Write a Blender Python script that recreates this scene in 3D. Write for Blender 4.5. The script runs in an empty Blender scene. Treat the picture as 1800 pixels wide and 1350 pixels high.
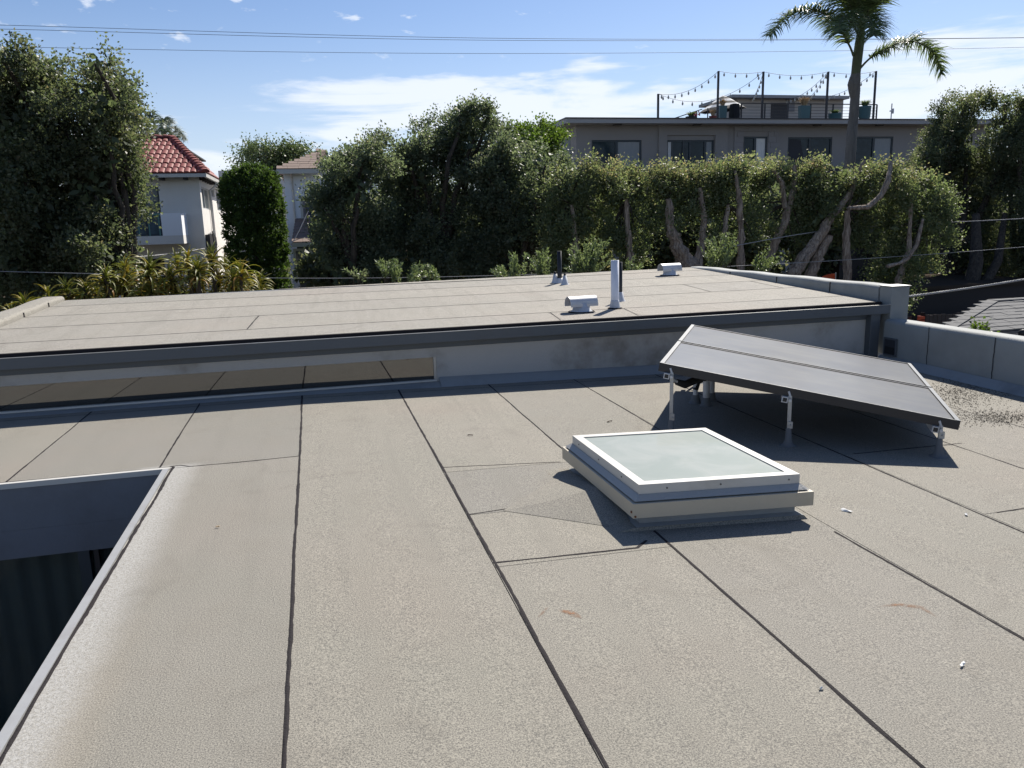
import bpy, math, random
import numpy as np
from mathutils import Vector, Matrix
random.seed(7); RNG = np.random.default_rng(11)
SC = bpy.context.scene
COL = SC.collection
# ------------------------------------------------------------------ camera
YAW, PITCH, ROLL, FPX, EYE = 0.2416, 0.2037, -0.0282, 1370.0, 1.57
def _basis():
    F = Vector((math.sin(YAW)*math.cos(PITCH), math.cos(YAW)*math.cos(PITCH), -math.sin(PITCH)))
    R = Vector((math.cos(YAW), -math.sin(YAW), 0)); U = R.cross(F)
    c, s = math.cos(ROLL), math.sin(ROLL)
    return c*R+s*U, -s*R+c*U, F
CR, CU, CF = _basis()
cam = bpy.data.cameras.new('camera'); camo = bpy.data.objects.new('camera', cam); COL.objects.link(camo)
cam.sensor_width = 36; cam.lens = 36*FPX/1800; cam.clip_start = .05; cam.clip_end = 3000
camo.matrix_world = Matrix(((CR.x, CU.x, -CF.x, 0), (CR.y, CU.y, -CF.y, 0), (CR.z, CU.z, -CF.z, EYE), (0, 0, 0, 1)))
SC.camera = camo
SC.view_settings.view_transform = 'Standard'; SC.view_settings.look = 'None'
SC.view_settings.gamma = 1; SC.view_settings.exposure = 0.66
SC.view_settings.use_curve_mapping = False
SC.cycles.max_bounces = 16; SC.cycles.diffuse_bounces = 8; SC.cycles.transmission_bounces = 8; SC.cycles.glossy_bounces = 4
# survey helpers: the place was measured from the picture; every point gets a true distance
def ray(px, py): return CF + CR*((px-900)/FPX) - CU*((py-675)/FPX)
def PY(px, py, Y):
    d = ray(px, py); return Vector((0, 0, EYE)) + d*(Y/d.y)
def PZ(px, py, z):
    d = ray(px, py); return Vector((0, 0, EYE)) + d*((z-EYE)/d.z)
def MPP(p): return (Vector(p)-Vector((0, 0, EYE))).dot(CF)/FPX      # metres per photo pixel at a point
# ------------------------------------------------------------------ light
SUN = Vector((.70, .80, 1.04)).normalized()
EL = math.asin(SUN.z); AZ = math.atan2(SUN.x, SUN.y)
sl = bpy.data.lights.new('sun', 'SUN'); sl.energy = 5.0; sl.angle = math.radians(.55); sl.color = (1, .94, .85)
so = bpy.data.objects.new('sun', sl); COL.objects.link(so)
so.rotation_euler = SUN.to_track_quat('Z', 'Y').to_euler(); so.location = (20, 25, 40)
w = bpy.data.worlds.new('World'); SC.world = w; w.use_nodes = True
nt = w.node_tree; nt.nodes.clear()
class NT:
    def __init__(s, tree): s.t = tree
    def n(s, typ, ins=None, **kw):
        nd = s.t.nodes.new(typ)
        for k, v in kw.items(): setattr(nd, k, v)
        for k, v in (ins or {}).items():
            if hasattr(v, 'is_linked') or isinstance(v, bpy.types.NodeSocket): s.t.links.new(v, nd.inputs[k])
            else: nd.inputs[k].default_value = v
        return nd
    def m(s, op, a, b=0., c=0., clamp=False): return s.n('ShaderNodeMath', {0: a, 1: b, 2: c}, operation=op, use_clamp=clamp).outputs[0]
    def mix(s, f, a, b, blend='MIX'):
        nd = s.n('ShaderNodeMix', {0: f}, data_type='RGBA', blend_type=blend)
        for i, v in ((6, a), (7, b)):
            if isinstance(v, bpy.types.NodeSocket): s.t.links.new(v, nd.inputs[i])
            else: nd.inputs[i].default_value = (*v[:3], 1)
        return nd.outputs[2]
    def noise(s, vec, scale, detail=3., rough=.55, dist=0.):
        return s.n('ShaderNodeTexNoise', {'Vector': vec, 'Scale': scale, 'Detail': detail, 'Roughness': rough, 'Distortion': dist}).outputs[0]
    def ss(s, x, a, b, lo=0., hi=1.): 
        nd = s.n('ShaderNodeMapRange', {0: x, 1: a, 2: b, 3: lo, 4: hi}, interpolation_type='SMOOTHSTEP'); return nd.outputs[0]
    def comb(s, x, y, z): return s.n('ShaderNodeCombineXYZ', {0: x, 1: y, 2: z}).outputs[0]
T = NT(nt)
sky = T.n('ShaderNodeTexSky', sky_type='NISHITA', sun_disc=False, sun_elevation=EL, sun_rotation=AZ, altitude=10., air_density=1.0, dust_density=.35, ozone_density=2.2)
tc = T.n('ShaderNodeTexCoord').outputs['Generated']
sx = T.n('ShaderNodeSeparateXYZ', {0: tc})
dx, dy, dz = sx.outputs
el = T.m('MULTIPLY', T.m('ARCSINE', dz), 57.2958)                      # degrees above the horizon
az = T.m('MULTIPLY', T.m('ARCTAN2', dx, dy), 57.2958)                  # degrees right of +Y
# streaky low cloud bank (stretched sideways), all round the horizon
v1 = T.comb(T.m('MULTIPLY', az, .055), T.m('MULTIPLY', el, .36), 3.7)
warp = T.noise(T.comb(T.m('MULTIPLY', az, .12), T.m('MULTIPLY', el, .5), 9.), 1., 3.)
n1 = T.noise(v1, 1.35, 7., .62, .55)
def bank(a, da, e, de):                                              # one long soft bank of cloud
    qa = T.m('DIVIDE', T.m('SUBTRACT', az, a), da); 
    ee = T.m('ADD', el, T.m('MULTIPLY', T.m('SUBTRACT', warp, .5), 5.))
    qe = T.m('DIVIDE', T.m('SUBTRACT', ee, e), de)
    return T.ss(T.m('ADD', T.m('MULTIPLY', qa, qa), T.m('MULTIPLY', qe, qe)), 0., 1., 1., 0.)
b = bank(14., 22., 7.6, 3.6)
for a in ((43., 15., 7.2, 6.2), (-13., 20., 4.8, 2.8), (54., 22., 15.0, 5.0), (95., 35., 8., 4.), (150., 40., 9., 4.), (-80., 40., 8., 4.), (-150., 45., 9., 4.)):
    b = T.m('MAXIMUM', b, T.m('MULTIPLY', bank(*a), .8))
n1b = T.noise(v1, 4.2, 5., .6, .3)
c1 = T.ss(T.m('ADD', T.m('ADD', n1, T.m('MULTIPLY', n1b, .25)), T.m('MULTIPLY', b, .46)), .80, 1.06)
c1 = T.m('MULTIPLY', c1, T.ss(b, 0., .25))
# small fair-weather puffs higher up
n2 = T.noise(T.comb(T.m('MULTIPLY', az, .30), T.m('MULTIPLY', el, .75), 1.3), 1.5, 4., .55, .2)
n3 = T.noise(T.comb(T.m('MULTIPLY', az, .05), T.m('MULTIPLY', el, .11), 5.3), 1., 1., .5)
c2 = T.m('MULTIPLY', T.ss(T.m('ADD', n2, T.m('MULTIPLY', n3, .30)), .80, .93), T.ss(el, 9.5, 12.5))
cl = T.m('MULTIPLY', T.m('MAXIMUM', c1, T.m('MULTIPLY', c2, .8)), T.ss(el, -1., 2.))
haze = T.ss(el, 15., -1., 0., .62)
skyc = T.mix(haze, T.mix(1., sky.outputs[0], (.83, .865, .98), 'MULTIPLY'), (6.2, 7.0, 8.3))
skyc = T.mix(T.m('MULTIPLY', cl, .86), skyc, (8.0, 8.5, 9.3))
bg = T.n('ShaderNodeBackground', {'Color': skyc, 'Strength': .0745})
nt.links.new(bg.outputs[0], T.n('ShaderNodeOutputWorld').inputs[0])
# ------------------------------------------------------------------ materials
MAT = {}
def newmat(name):
    m = bpy.data.materials.new(name); m.use_nodes = True; t = m.node_tree; t.nodes.clear()
    b = NT(t); out = b.n('ShaderNodeOutputMaterial'); pr = b.n('ShaderNodeBsdfPrincipled'); t.links.new(pr.outputs[0], out.inputs[0])
    MAT[name] = m
    return m, b, pr
def pos(b): return b.n('ShaderNodeNewGeometry').outputs['Position']
def lk(b, a, c): b.t.links.new(a, c)
def bump(b, pr, h, strength=.3, dist=.01):
    lk(b, b.n('ShaderNodeBump', {'Height': h, 'Strength': strength, 'Distance': dist}).outputs[0], pr.inputs['Normal'])
def plain(name, col, rough=.6, var=.18, scale=6., metal=0., bumps=.15, fine=60., spec=.5, dirt=0., dirtcol=(.08, .07, .06)):
    m, b, pr = newmat(name); p = pos(b)
    n = b.noise(p, scale, 4.); n2 = b.noise(p, fine, 3.)
    f = b.m('ADD', b.m('MULTIPLY', b.m('SUBTRACT', n, .5), 2*var), b.m('MULTIPLY', b.m('SUBTRACT', n2, .5), var))
    c = b.mix(b.m('ABSOLUTE', f, clamp=True), col, tuple(x*.45 for x in col))
    c = b.mix(b.ss(f, 0., .5), c, tuple(min(1, x*1.35) for x in col))
    if dirt: c = b.mix(b.m('MULTIPLY', b.ss(b.noise(p, scale*.6, 5., .65), .48, .72), dirt), c, dirtcol)
    lk(b, c, pr.inputs['Base Color'])
    lk(b, b.m('ADD', rough-.08, b.m('MULTIPLY', n2, .16)), pr.inputs['Roughness'])
    pr.inputs['Metallic'].default_value = metal; pr.inputs['Specular IOR Level'].default_value = spec
    if bumps: bump(b, pr, n2, bumps, .01)
    return m
def glass(name, base, ior, rough=.03, dirt=.0):
    m, b, pr = newmat(name); p = pos(b)
    n = b.noise(p, 3., 4.)
    lk(b, b.mix(b.ss(n, .35, .75), base, tuple(x*1.5+.004 for x in base)), pr.inputs['Base Color'])
    lk(b, b.m('ADD', rough, b.m('MULTIPLY', n, dirt)), pr.inputs['Roughness'])
    pr.inputs['IOR'].default_value = ior; pr.inputs['Specular IOR Level'].default_value = .5
    return m
def granule(name, c1, c2, well=False):
    m, b, pr = newmat(name); p = pos(b)
    oi = b.n('ShaderNodeObjectInfo').outputs['Random']
    big = b.noise(p, .55, 4., .6); mid = b.noise(p, 3.1, 5., .6)
    s1 = b.noise(p, 175., 2., .75); s2 = b.noise(p, 520., 1., .6)
    f = b.m('ADD', b.m('MULTIPLY', b.ss(big, .3, .7), .65), b.m('MULTIPLY', oi, .35))
    c = b.mix(f, c1, c2)
    c = b.mix(1., c, b.mix(oi, (.91, .92, .93), (1.09, 1.075, 1.05)), 'MULTIPLY')
    c = b.mix(b.m('MULTIPLY', b.ss(mid, .45, .75), .5), c, tuple(x*y for x, y in zip(c1, (.90, .89, .86))))
    c = b.mix(b.m('MULTIPLY', b.ss(b.noise(p, 1.1, 6., .68), .54, .80), .35), c, (.215, .205, .18))
    c = b.mix(b.m('MULTIPLY', b.ss(b.noise(p, .42, 2., .5, .3), .50, .68), .26), c, tuple(x*y for x, y in zip(c1, (1.08, .96, .92))))
    c = b.mix(b.m('MULTIPLY', b.ss(b.noise(p, 2.3, 5., .7), .64, .76), .14), c, (.25, .20, .145))
    sv = b.n('ShaderNodeVectorMath', {0: p, 1: (3.2, .22, 1.)}, operation='MULTIPLY').outputs[0]
    c = b.mix(b.m('MULTIPLY', b.ss(b.noise(sv, 1.6, 5., .65, .3), .46, .74), .34), c, (.165, .158, .138))
    rg_ = b.noise(p, .75, 2., .45, .2); ringm = b.m('SUBTRACT', 1., b.m('MULTIPLY', b.m('ABSOLUTE', b.m('SUBTRACT', rg_, .56)), 55.), clamp=True)
    c = b.mix(b.m('MULTIPLY', ringm, b.ss(b.noise(p, 5., 4., .6), .35, .65, 0., .30)), c, (.15, .138, .118))
    c = b.mix(b.m('MULTIPLY', b.ss(b.noise(p, 17., 3., .6), .70, .78), .5), c, (.15, .14, .125))
    sp = b.m('ADD', b.m('MULTIPLY', b.m('SUBTRACT', s1, .5), 2.7), b.m('MULTIPLY', b.m('SUBTRACT', s2, .5), 1.4))
    c = b.mix(1., c, b.mix(b.ss(sp, -.75, .75), (.40, .40, .42), (1.62, 1.59, 1.53)), 'MULTIPLY')
    if well:   # pale mineral bloom along the kerb of the light well
        s = b.n('ShaderNodeSeparateXYZ', {0: p})
        x = b.m('ADD', s.outputs[0], b.m('MULTIPLY', b.m('SUBTRACT', b.noise(p, 6., 5., .65), .5), .09))
        k = b.m('MULTIPLY', b.ss(x, -1.0, -.80, 1., 0.), b.m('MULTIPLY', b.ss(s.outputs[1], 5.62, 5.5), b.ss(s.outputs[0], -1.3, -1.2)))
        k2 = b.m('MULTIPLY', k, b.ss(b.noise(p, 70., 4., .7), .3, .7, .12, .48))
        c = b.mix(k2, c, (.56, .56, .55))
        k = b.m('MULTIPLY', b.m('MULTIPLY', b.ss(x, -.72, -.9), b.ss(s.outputs[1], 3.6, 2.6)), b.m('SUBTRACT', 1., k))
        c = b.mix(b.m('MULTIPLY', k, .22), c, (.32, .265, .19))
    lk(b, c, pr.inputs['Base Color']); pr.inputs['Roughness'].default_value = .85; pr.inputs['Specular IOR Level'].default_value = .35
    h = b.m('ADD', b.m('MULTIPLY', s1, 1.), b.m('MULTIPLY', s2, .5))
    bump(b, pr, b.m('ADD', h, b.m('MULTIPLY', mid, 2.)), .45, .006)
    return m
granule('roof_granules', (.222, .210, .186), (.200, .195, .170), True)
granule('roof_granules_upper', (.270, .258, .232), (.250, .242, .218))
plain('bitumen', (.026, .023, .024), .9, .3, 12., bumps=.5, fine=90., spec=.15)
plain('membrane', (.27, .285, .29), .8, .22, 2.5, bumps=.4, fine=140., dirt=.45, dirtcol=(.10, .10, .10))
plain('stucco_grey', (.44, .425, .40), .9, .10, 1.6, bumps=.45, fine=70., dirt=.95, dirtcol=(.20, .18, .145))
plain('stucco_pale', (.45, .46, .47), .9, .08, 1.2, bumps=.3, fine=60., dirt=.35, dirtcol=(.24, .225, .20))
plain('parapet_skin', (.27, .285, .28), .75, .16, 1.4, bumps=.35, fine=120., dirt=.5, dirtcol=(.17, .175, .165))
plain('slate_metal', (.085, .098, .112), .5, .12, 3., metal=.0, bumps=.05, dirt=.25)
plain('edge_metal', (.42, .42, .41), .4, .15, 5., metal=.6, bumps=.05, dirt=.3)
plain('galvanised', (.52, .53, .55), .5, .16, 7., metal=.25, bumps=.1, dirt=.35, dirtcol=(.22, .2, .18))
plain('zinc_paint', (.50, .52, .56), .55, .12, 9., bumps=.1, dirt=.3, dirtcol=(.2, .2, .2))
plain('white_pvc', (.72, .74, .80), .45, .06, 8., bumps=.03, dirt=.15, dirtcol=(.35, .33, .3))
plain('black_plastic', (.010, .011, .013), .5, .2, 8., bumps=.05)
plain('black_frame', (.016, .016, .02), .42, .2, 8., bumps=.04)
plain('white_frame', (.52, .505, .465), .45, .06, 5., bumps=.05, dirt=.4, dirtcol=(.34, .315, .265))
plain('beige_metal', (.44, .395, .31), .5, .1, 4., bumps=.06, dirt=.4, dirtcol=(.30, .245, .17))
plain('bright_flashing', (.36, .355, .335), .55, .1, 20., metal=.3, bumps=.35, fine=40.)
plain('screw', (.05, .045, .04), .5, .1)
plain('rusty', (.16, .06, .025), .9, .3, 20., bumps=.4)
plain('leg_metal', (.40, .40, .39), .45, .1, 8., metal=.35, bumps=.05, dirt=.3, dirtcol=(.25, .22, .2))
plain('foot_flash', (.13, .135, .14), .8, .2, 10., bumps=.4)
plain('foam_black', (.012, .012, .013), .8, .25, 20., bumps=.6, fine=50.)
plain('window_frame_dark', (.028, .042, .052), .45, .1, 4., bumps=.03)
plain('opening_shade', (.012, .013, .015), .9, .2, 1.)  # near-black colour standing for the shade inside openings
plain('curtain', (.30, .32, .33), .9, .15, 4., bumps=.3, fine=16.)
plain('apt_stucco', (.275, .263, .256), .9, .12, .6, bumps=.35, fine=18., dirt=.3, dirtcol=(.25, .235, .225))
plain('apt_fascia', (.37, .365, .36), .8, .1, .8, bumps=.1, dirt=.3, dirtcol=(.25, .24, .235))
plain('apt_dark', (.03, .032, .04), .7, .2, 1.)
plain('stone_slab', (.27, .26, .26), .85, .22, 2.2, bumps=.5, fine=12.)
plain('deck_metal', (.035, .032, .034), .5, .15, 4., bumps=.03)
plain('penthouse', (.50, .45, .40), .85, .08, 1., bumps=.1)
plain('teal_glaze', (.045, .12, .13), .45, .2, 2., bumps=.05)
plain('black_cloth', (.010, .010, .013), .85, .2, 5., bumps=.4, fine=12.)
plain('white_cloth', (.72, .72, .70), .85, .05, 5., bumps=.2)
plain('dry_grass', (.44, .33, .20), .9, .25, 10.)
plain('red_petal', (.45, .04, .06), .7, .2, 10.)
plain('terracotta', (.225, .050, .040), .68, .3, 2.4, bumps=.25, fine=25., dirt=.4, dirtcol=(.10, .04, .03))
plain('house_stucco', (.70, .68, .64), .9, .08, .9, bumps=.45, fine=25., dirt=.3, dirtcol=(.50, .46, .40))
plain('white_siding', (.84, .86, .89), .7, .04, 1.5, bumps=.05)
plain('brown_shingle', (.20, .145, .118), .9, .35, 6., bumps=.5, fine=20.)
plain('grey_shingle', (.115, .117, .120), .9, .28, 8., bumps=.5, fine=60.)
plain('green_paint', (.10, .24, .21), .6, .15, 4.)
plain('timber_dark', (.035, .03, .028), .85, .25, 5.)
plain('fence_wood', (.10, .075, .06), .9, .3, 5., bumps=.4)
plain('orange_cloth', (.75, .11, .035), .7, .08, 4., bumps=.1)
plain('soil', (.06, .05, .04), .98, .35, 1.2, bumps=.6, fine=6., spec=0.)
plain('asphalt', (.04, .04, .04), .98, .2, 2., bumps=.4, spec=0.)
plain('wire_dark', (.08, .085, .10), .6, .1)
plain('wire_pale', (.30, .30, .30), .55, .2, 10.)
plain('bulb', (.5, .48, .42), .2, .05)
plain('paper', (.74, .74, .72), .8, .06)
plain('litter', (.105, .092, .075), .95, .45, 30.)
plain('scrap_brown', (.10, .07, .05), .9, .3)
glass('mirror_glass', (.010, .010, .008), 2.45, .012, .01)
glass('well_glass', (.006, .013, .015), 1.45, .02, .02)
glass('apt_glass', (.014, .028, .038), 1.32, .04, .03)
glass('blue_glass', (.010, .020, .06), 1.5, .04)
glass('house_glass', (.075, .10, .115), 1.5, .06)
_w = MAT['well_glass'].node_tree; [n for n in _w.nodes if n.type == 'BSDF_PRINCIPLED'][0].inputs['Alpha'].default_value = .30
plain('well_band', (.17, .18, .20), .8, .12, 2., bumps=.1, dirt=.3)
plain('well_curtain', (.22, .28, .25), .95, .2, 3., bumps=.2)
def bark(name, c1, c2, sc=3.):
    m, b, pr = newmat(name); p = pos(b)
    q = b.n('ShaderNodeVectorMath', {0: p, 1: (1., 1., .16)}, operation='MULTIPLY').outputs[0]
    n = b.noise(q, sc*5, 6., .68, .8); n2 = b.noise(q, sc*1.4, 3.)
    c = b.mix(b.ss(n, .38, .62), c2, c1); c = b.mix(b.m('MULTIPLY', b.ss(n2, .4, .7), .5), c, tuple((x+y)/2 for x, y in zip(c1, c2)))
    lk(b, c, pr.inputs['Base Color']); pr.inputs['Roughness'].default_value = .95; bump(b, pr, n, .9, .05)
bark('bark_dark', (.085, .070, .055), (.03, .025, .02)); bark('bark_pale', (.40, .33, .265), (.15, .11, .085), 4.)
bark('palm_bark', (.20, .185, .17), (.13, .12, .11), 2.); bark('crownshaft', (.13, .16, .085), (.10, .10, .06), 2.)
def leafmat(name, cols, trans=.3, rough=.42, spec=.5, tmul=(1.3, 1.35, .85)):
    m, b, pr = newmat(name)
    a = b.n('ShaderNodeAttribute', attribute_name='tint').outputs['Fac']
    rp = b.n('ShaderNodeValToRGB', {0: a}); cr = rp.color_ramp
    while len(cr.elements) < len(cols): cr.elements.new(.5)
    for i, c in enumerate(cols): cr.elements[i].position = i/(len(cols)-1); cr.elements[i].color = (*c, 1)
    c = b.mix(b.ss(b.noise(pos(b), 1.3, 3.), .35, .68, 0., .5), rp.outputs[0], tuple(x*.6 for x in cols[0]))
    lk(b, c, pr.inputs['Base Color']); pr.inputs['Roughness'].default_value = rough; pr.inputs['Specular IOR Level'].default_value = spec
    tr = b.n('ShaderNodeBsdfTranslucent', {'Color': b.mix(1., c, tmul, 'MULTIPLY')})
    mx = b.n('ShaderNodeMixShader', {0: trans, 1: pr.outputs[0], 2: tr.outputs[0]})
    out = [n for n in m.node_tree.nodes if n.type == 'OUTPUT_MATERIAL'][0]; lk(b, mx.outputs[0], out.inputs[0])
leafmat('leaf_dark', [(0.082, 0.108, 0.064), (0.119, 0.146, 0.086), (0.155, 0.169, 0.105), (0.189, 0.157, 0.108)], .50, .48, .42, (1.5, 1.55, 1.0))
leafmat('leaf_mid', [(0.086, 0.116, 0.076), (0.126, 0.160, 0.102), (0.163, 0.188, 0.125), (0.196, 0.174, 0.127)], .50, .48, .42, (1.5, 1.55, 1.05))
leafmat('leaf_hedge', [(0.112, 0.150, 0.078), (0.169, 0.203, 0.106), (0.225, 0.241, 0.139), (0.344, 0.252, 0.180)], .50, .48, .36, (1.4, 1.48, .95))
leafmat('leaf_yew', [(0.040, 0.071, 0.021), (0.071, 0.120, 0.030), (0.127, 0.184, 0.041)], .42, .55, .3)
leafmat('leaf_bright', [(0.084, 0.144, 0.026), (0.132, 0.204, 0.036), (0.180, 0.228, 0.048)], .42, .5, .3)
leafmat('leaf_pale', [(0.100, 0.140, 0.060), (0.140, 0.180, 0.085), (0.170, 0.200, 0.100)], .3, .5, .4)
leafmat('leaf_shrub', [(0.150, 0.203, 0.093), (0.225, 0.277, 0.143), (0.300, 0.345, 0.195)], .3, .45, .45)
leafmat('leaf_aloe', [(0.128, 0.158, 0.033), (0.240, 0.255, 0.053), (0.375, 0.330, 0.090), (0.390, 0.195, 0.045)], .48, .45, .4)
leafmat('leaf_palm', [(.090, .135, .060), (.145, .195, .085), (.20, .245, .12)], .4, .42, .45)
leafmat('leaf_palm_far', [(0.100, 0.150, 0.110), (0.150, 0.190, 0.140), (0.180, 0.210, 0.150)], .3, .5, .4)
# ------------------------------------------------------------------ mesh helpers
class MB:
    def __init__(s): s.v = []; s.f = []; s.sm = []
    def add(s, vs, fs, smooth=False):
        o = len(s.v); s.v += [tuple(v) for v in vs]; s.f += [tuple(i+o for i in f) for f in fs]; s.sm += [smooth]*len(fs); return s
    def box(s, a, b):
        (x0, y0, z0), (x1, y1, z1) = a, b
        return s.hexa([(x0, y0, z0), (x1, y0, z0), (x1, y1, z0), (x0, y1, z0), (x0, y0, z1), (x1, y0, z1), (x1, y1, z1), (x0, y1, z1)])
    def hexa(s, q):   # 4 bottom (ccw from above), 4 top
        return s.add(q, [(3, 2, 1, 0), (4, 5, 6, 7), (0, 1, 5, 4), (1, 2, 6, 5), (2, 3, 7, 6), (3, 0, 4, 7)])
    def slab(s, q, t):  # a four-cornered plate (ccw seen from its front) given a thickness t backwards
        q = [Vector(v) for v in q]; n = (q[1]-q[0]).cross(q[3]-q[0]).normalized()
        return s.hexa([v-n*t for v in q]+q)
    def frame(s, q, wd, t):  # rectangular ring in a quad
        q = [Vector(v) for v in q]; c = sum(q, Vector())/4
        u = (q[1]-q[0]).normalized(); w = (q[3]-q[0]).normalized()
        i = [q[0]+u*wd+w*wd, q[1]-u*wd+w*wd, q[2]-u*wd-w*wd, q[3]+u*wd-w*wd]
        for k in range(4):
            j = (k+1) % 4; s.slab([q[k], q[j], i[j], i[k]], t)
        return s
    def tube(s, pts, rad, n=8, cap=True, smooth=True):
        pts = [Vector(p) for p in pts]; m = len(pts)
        if not hasattr(rad, '__len__'): rad = [rad]*m
        vs = []; prev = None
        for i, p in enumerate(pts):
            t = (pts[min(i+1, m-1)]-pts[max(i-1, 0)]).normalized()
            if prev is None:
                a = Vector((0, 0, 1)) if abs(t.z) < .9 else Vector((1, 0, 0)); u = t.cross(a).normalized()
            else: u = (prev-t*prev.dot(t)).normalized()
            prev = u; v = t.cross(u)
            for k in range(n):
                a = 2*math.pi*k/n; vs.append(p+(u*math.cos(a)+v*math.sin(a))*rad[i])
        fs = [(i*n+k, i*n+(k+1) % n, (i+1)*n+(k+1) % n, (i+1)*n+k) for i in range(m-1) for k in range(n)]
        s.add(vs, fs, smooth)
        if cap:
            s.add(vs[:n], [tuple(reversed(range(n)))]); s.add(vs[-n:], [tuple(range(n))])
        return s
    def bar(s, a, b, w, h, up=(0, 0, 1)):
        a, b = Vector(a), Vector(b); t = (b-a).normalized(); up = Vector(up)
        if abs(t.dot(up)) > .99: up = Vector((0, 1, 0))
        u = t.cross(up).normalized()*w/2; v = u.cross(t).normalized()*h/2
        return s.hexa([a-u-v, a+u-v, b+u-v, b-u-v, a-u+v, a+u+v, b+u+v, b-u+v])
    def lathe(s, c, prof, n=16):
        c = Vector(c); vs = []
        for r, z in prof:
            for k in range(n):
                a = 2*math.pi*k/n; vs.append(c+Vector((r*math.cos(a), r*math.sin(a), z)))
        m = len(prof); s.add(vs, [(i*n+k, i*n+(k+1) % n, (i+1)*n+(k+1) % n, (i+1)*n+k) for i in range(m-1) for k in range(n)], True)
        s.add(vs[-n:], [tuple(range(n))]); return s.add(vs[:n], [tuple(reversed(range(n)))])
    def mesh(s, name, mat, org=(0, 0, 0)):
        me = bpy.data.meshes.new(name); o = Vector(org)
        me.from_pydata([tuple(Vector(v)-o) for v in s.v], [], s.f); me.materials.append(MAT[mat])
        me.polygons.foreach_set('use_smooth', s.sm); me.update(); return me
    def build(s, name, mat, parent=None, bevel=0):
        org = root_loc(parent) if parent else Vector((0, 0, 0))
        o = bpy.data.objects.new(name, s.mesh(name, mat, org)); COL.objects.link(o); o.parent = parent
        if bevel:
            md = o.modifiers.new('bevel', 'BEVEL'); md.width = bevel; md.segments = 2; md.limit_method = 'ANGLE'
        return o
    def thing(s, name, mat, label, cat, group=None, kind=None, bevel=0):
        vs = np.array([tuple(v) for v in s.v]); c = Vector(((vs[:, 0].min()+vs[:, 0].max())/2, (vs[:, 1].min()+vs[:, 1].max())/2, vs[:, 2].min()))
        o = bpy.data.objects.new(name, s.mesh(name, mat, c)); o.location = c; COL.objects.link(o)
        if bevel:
            md = o.modifiers.new('bevel', 'BEVEL'); md.width = bevel; md.segments = 2; md.limit_method = 'ANGLE'
        return tag(o, label, cat, group, kind)
def root_loc(o):
    p = Vector((0, 0, 0))
    while o is not None: p += o.location; o = o.parent
    return p
def tag(o, label=None, cat=None, group=None, kind=None):
    for k, v in (('label', label), ('category', cat), ('group', group), ('kind', kind)):
        if v: o[k] = v
    return o
def thing(name, label, cat, loc, group=None):
    o = bpy.data.objects.new(name, None); o.empty_display_size = .2; o.location = loc; COL.objects.link(o)
    return tag(o, label, cat, group)
def inst(name, me, parent, mtx=None):
    o = bpy.data.objects.new(name, me); COL.objects.link(o); o.parent = parent
    if mtx is not None: o.matrix_local = mtx
    return o
def fast_mesh(name, V, mat, tint, nv=4, org=(0, 0, 0)):
    V = (np.asarray(V, dtype=np.float64)-np.array(tuple(org))).astype(np.float32); n = len(V)//nv
    me = bpy.data.meshes.new(name); me.vertices.add(n*nv); me.vertices.foreach_set('co', V.ravel())
    me.loops.add(n*nv); me.loops.foreach_set('vertex_index', np.arange(n*nv, dtype=np.int32))
    me.polygons.add(n); me.polygons.foreach_set('loop_start', np.arange(0, n*nv, nv, dtype=np.int32)); me.polygons.foreach_set('loop_total', np.full(n, nv, dtype=np.int32))
    at = me.attributes.new('tint', 'FLOAT', 'POINT'); at.data.foreach_set('value', np.repeat(np.asarray(tint, np.float32), nv))
    me.materials.append(MAT[mat]); me.update(calc_edges=True); return me
# ------------------------------------------------------------------ ground
GZ = -2.8
g = MB()
g.add([(-600, -300, GZ), (600, -300, GZ), (600, 1200, GZ), (-600, 1200, GZ)], [(0, 1, 2, 3)])
o = g.build('ground', 'soil'); o['kind'] = 'structure'
g = MB(); g.add([(-60, 13.4, GZ+.004), (60, 13.4, GZ+.004), (60, 15.0, GZ+.004), (-60, 15.0, GZ+.004)], [(0, 1, 2, 3)])
o = g.build('path', 'asphalt'); o['kind'] = 'structure'
# ------------------------------------------------------------------ the building we stand on
def zr(x): return -.018*max(0., x+.207)
def roofpt(px, py):
    z = 0.
    for _ in range(12): q = PZ(px, py, z); z = zr(q.x)
    return q
def zu(y): return .288+.035*y
def upperpt(px, py):
    z = .6
    for _ in range(20): q = PZ(px, py, z); z = .5*z+.5*zu(q.y)
    return q
B = thing('flat_roof_building', 'low grey building with two flat roofs of mineral roofing felt in the foreground', 'building', (0, 0, GZ))
WX0, WX1, WY0, WY1 = -4.2, -1.085, -1.0, 5.49      # light well
YW = 7.75; XL, XR = -6., 6.30
# decks and outer walls
d = MB()
def deckbox(x0, x1, y0, y1, t=.3):
    d.hexa([(x0, y0, zr(x0)-t), (x1, y0, zr(x1)-t), (x1, y1, zr(x1)-t), (x0, y1, zr(x0)-t), (x0, y0, zr(x0)-.006), (x1, y0, zr(x1)-.006), (x1, y1, zr(x1)-.006), (x0, y1, zr(x0)-.006)])
deckbox(XL, WX0-.005, -4, YW+.02); deckbox(WX0-.005, WX1+.005, WY1+.005, YW+.02); deckbox(WX0-.005, WX1+.005, -4, WY0-.005)
deckbox(WX1+.005, -.207, -4, YW+.02); deckbox(-.207, XR+.02, -4, YW+.02)
deck = d.build('roof_deck', 'roof_granules', B)
f1, f2 = Vector((-3.30, 11.85, 0)), Vector((6.36, 12.55, 0))
def yfar(x): return f1.y+(f2.y-f1.y)*(x-f1.x)/(f2.x-f1.x)
d = MB(); x0, x1 = -3.6, 6.36
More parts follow.
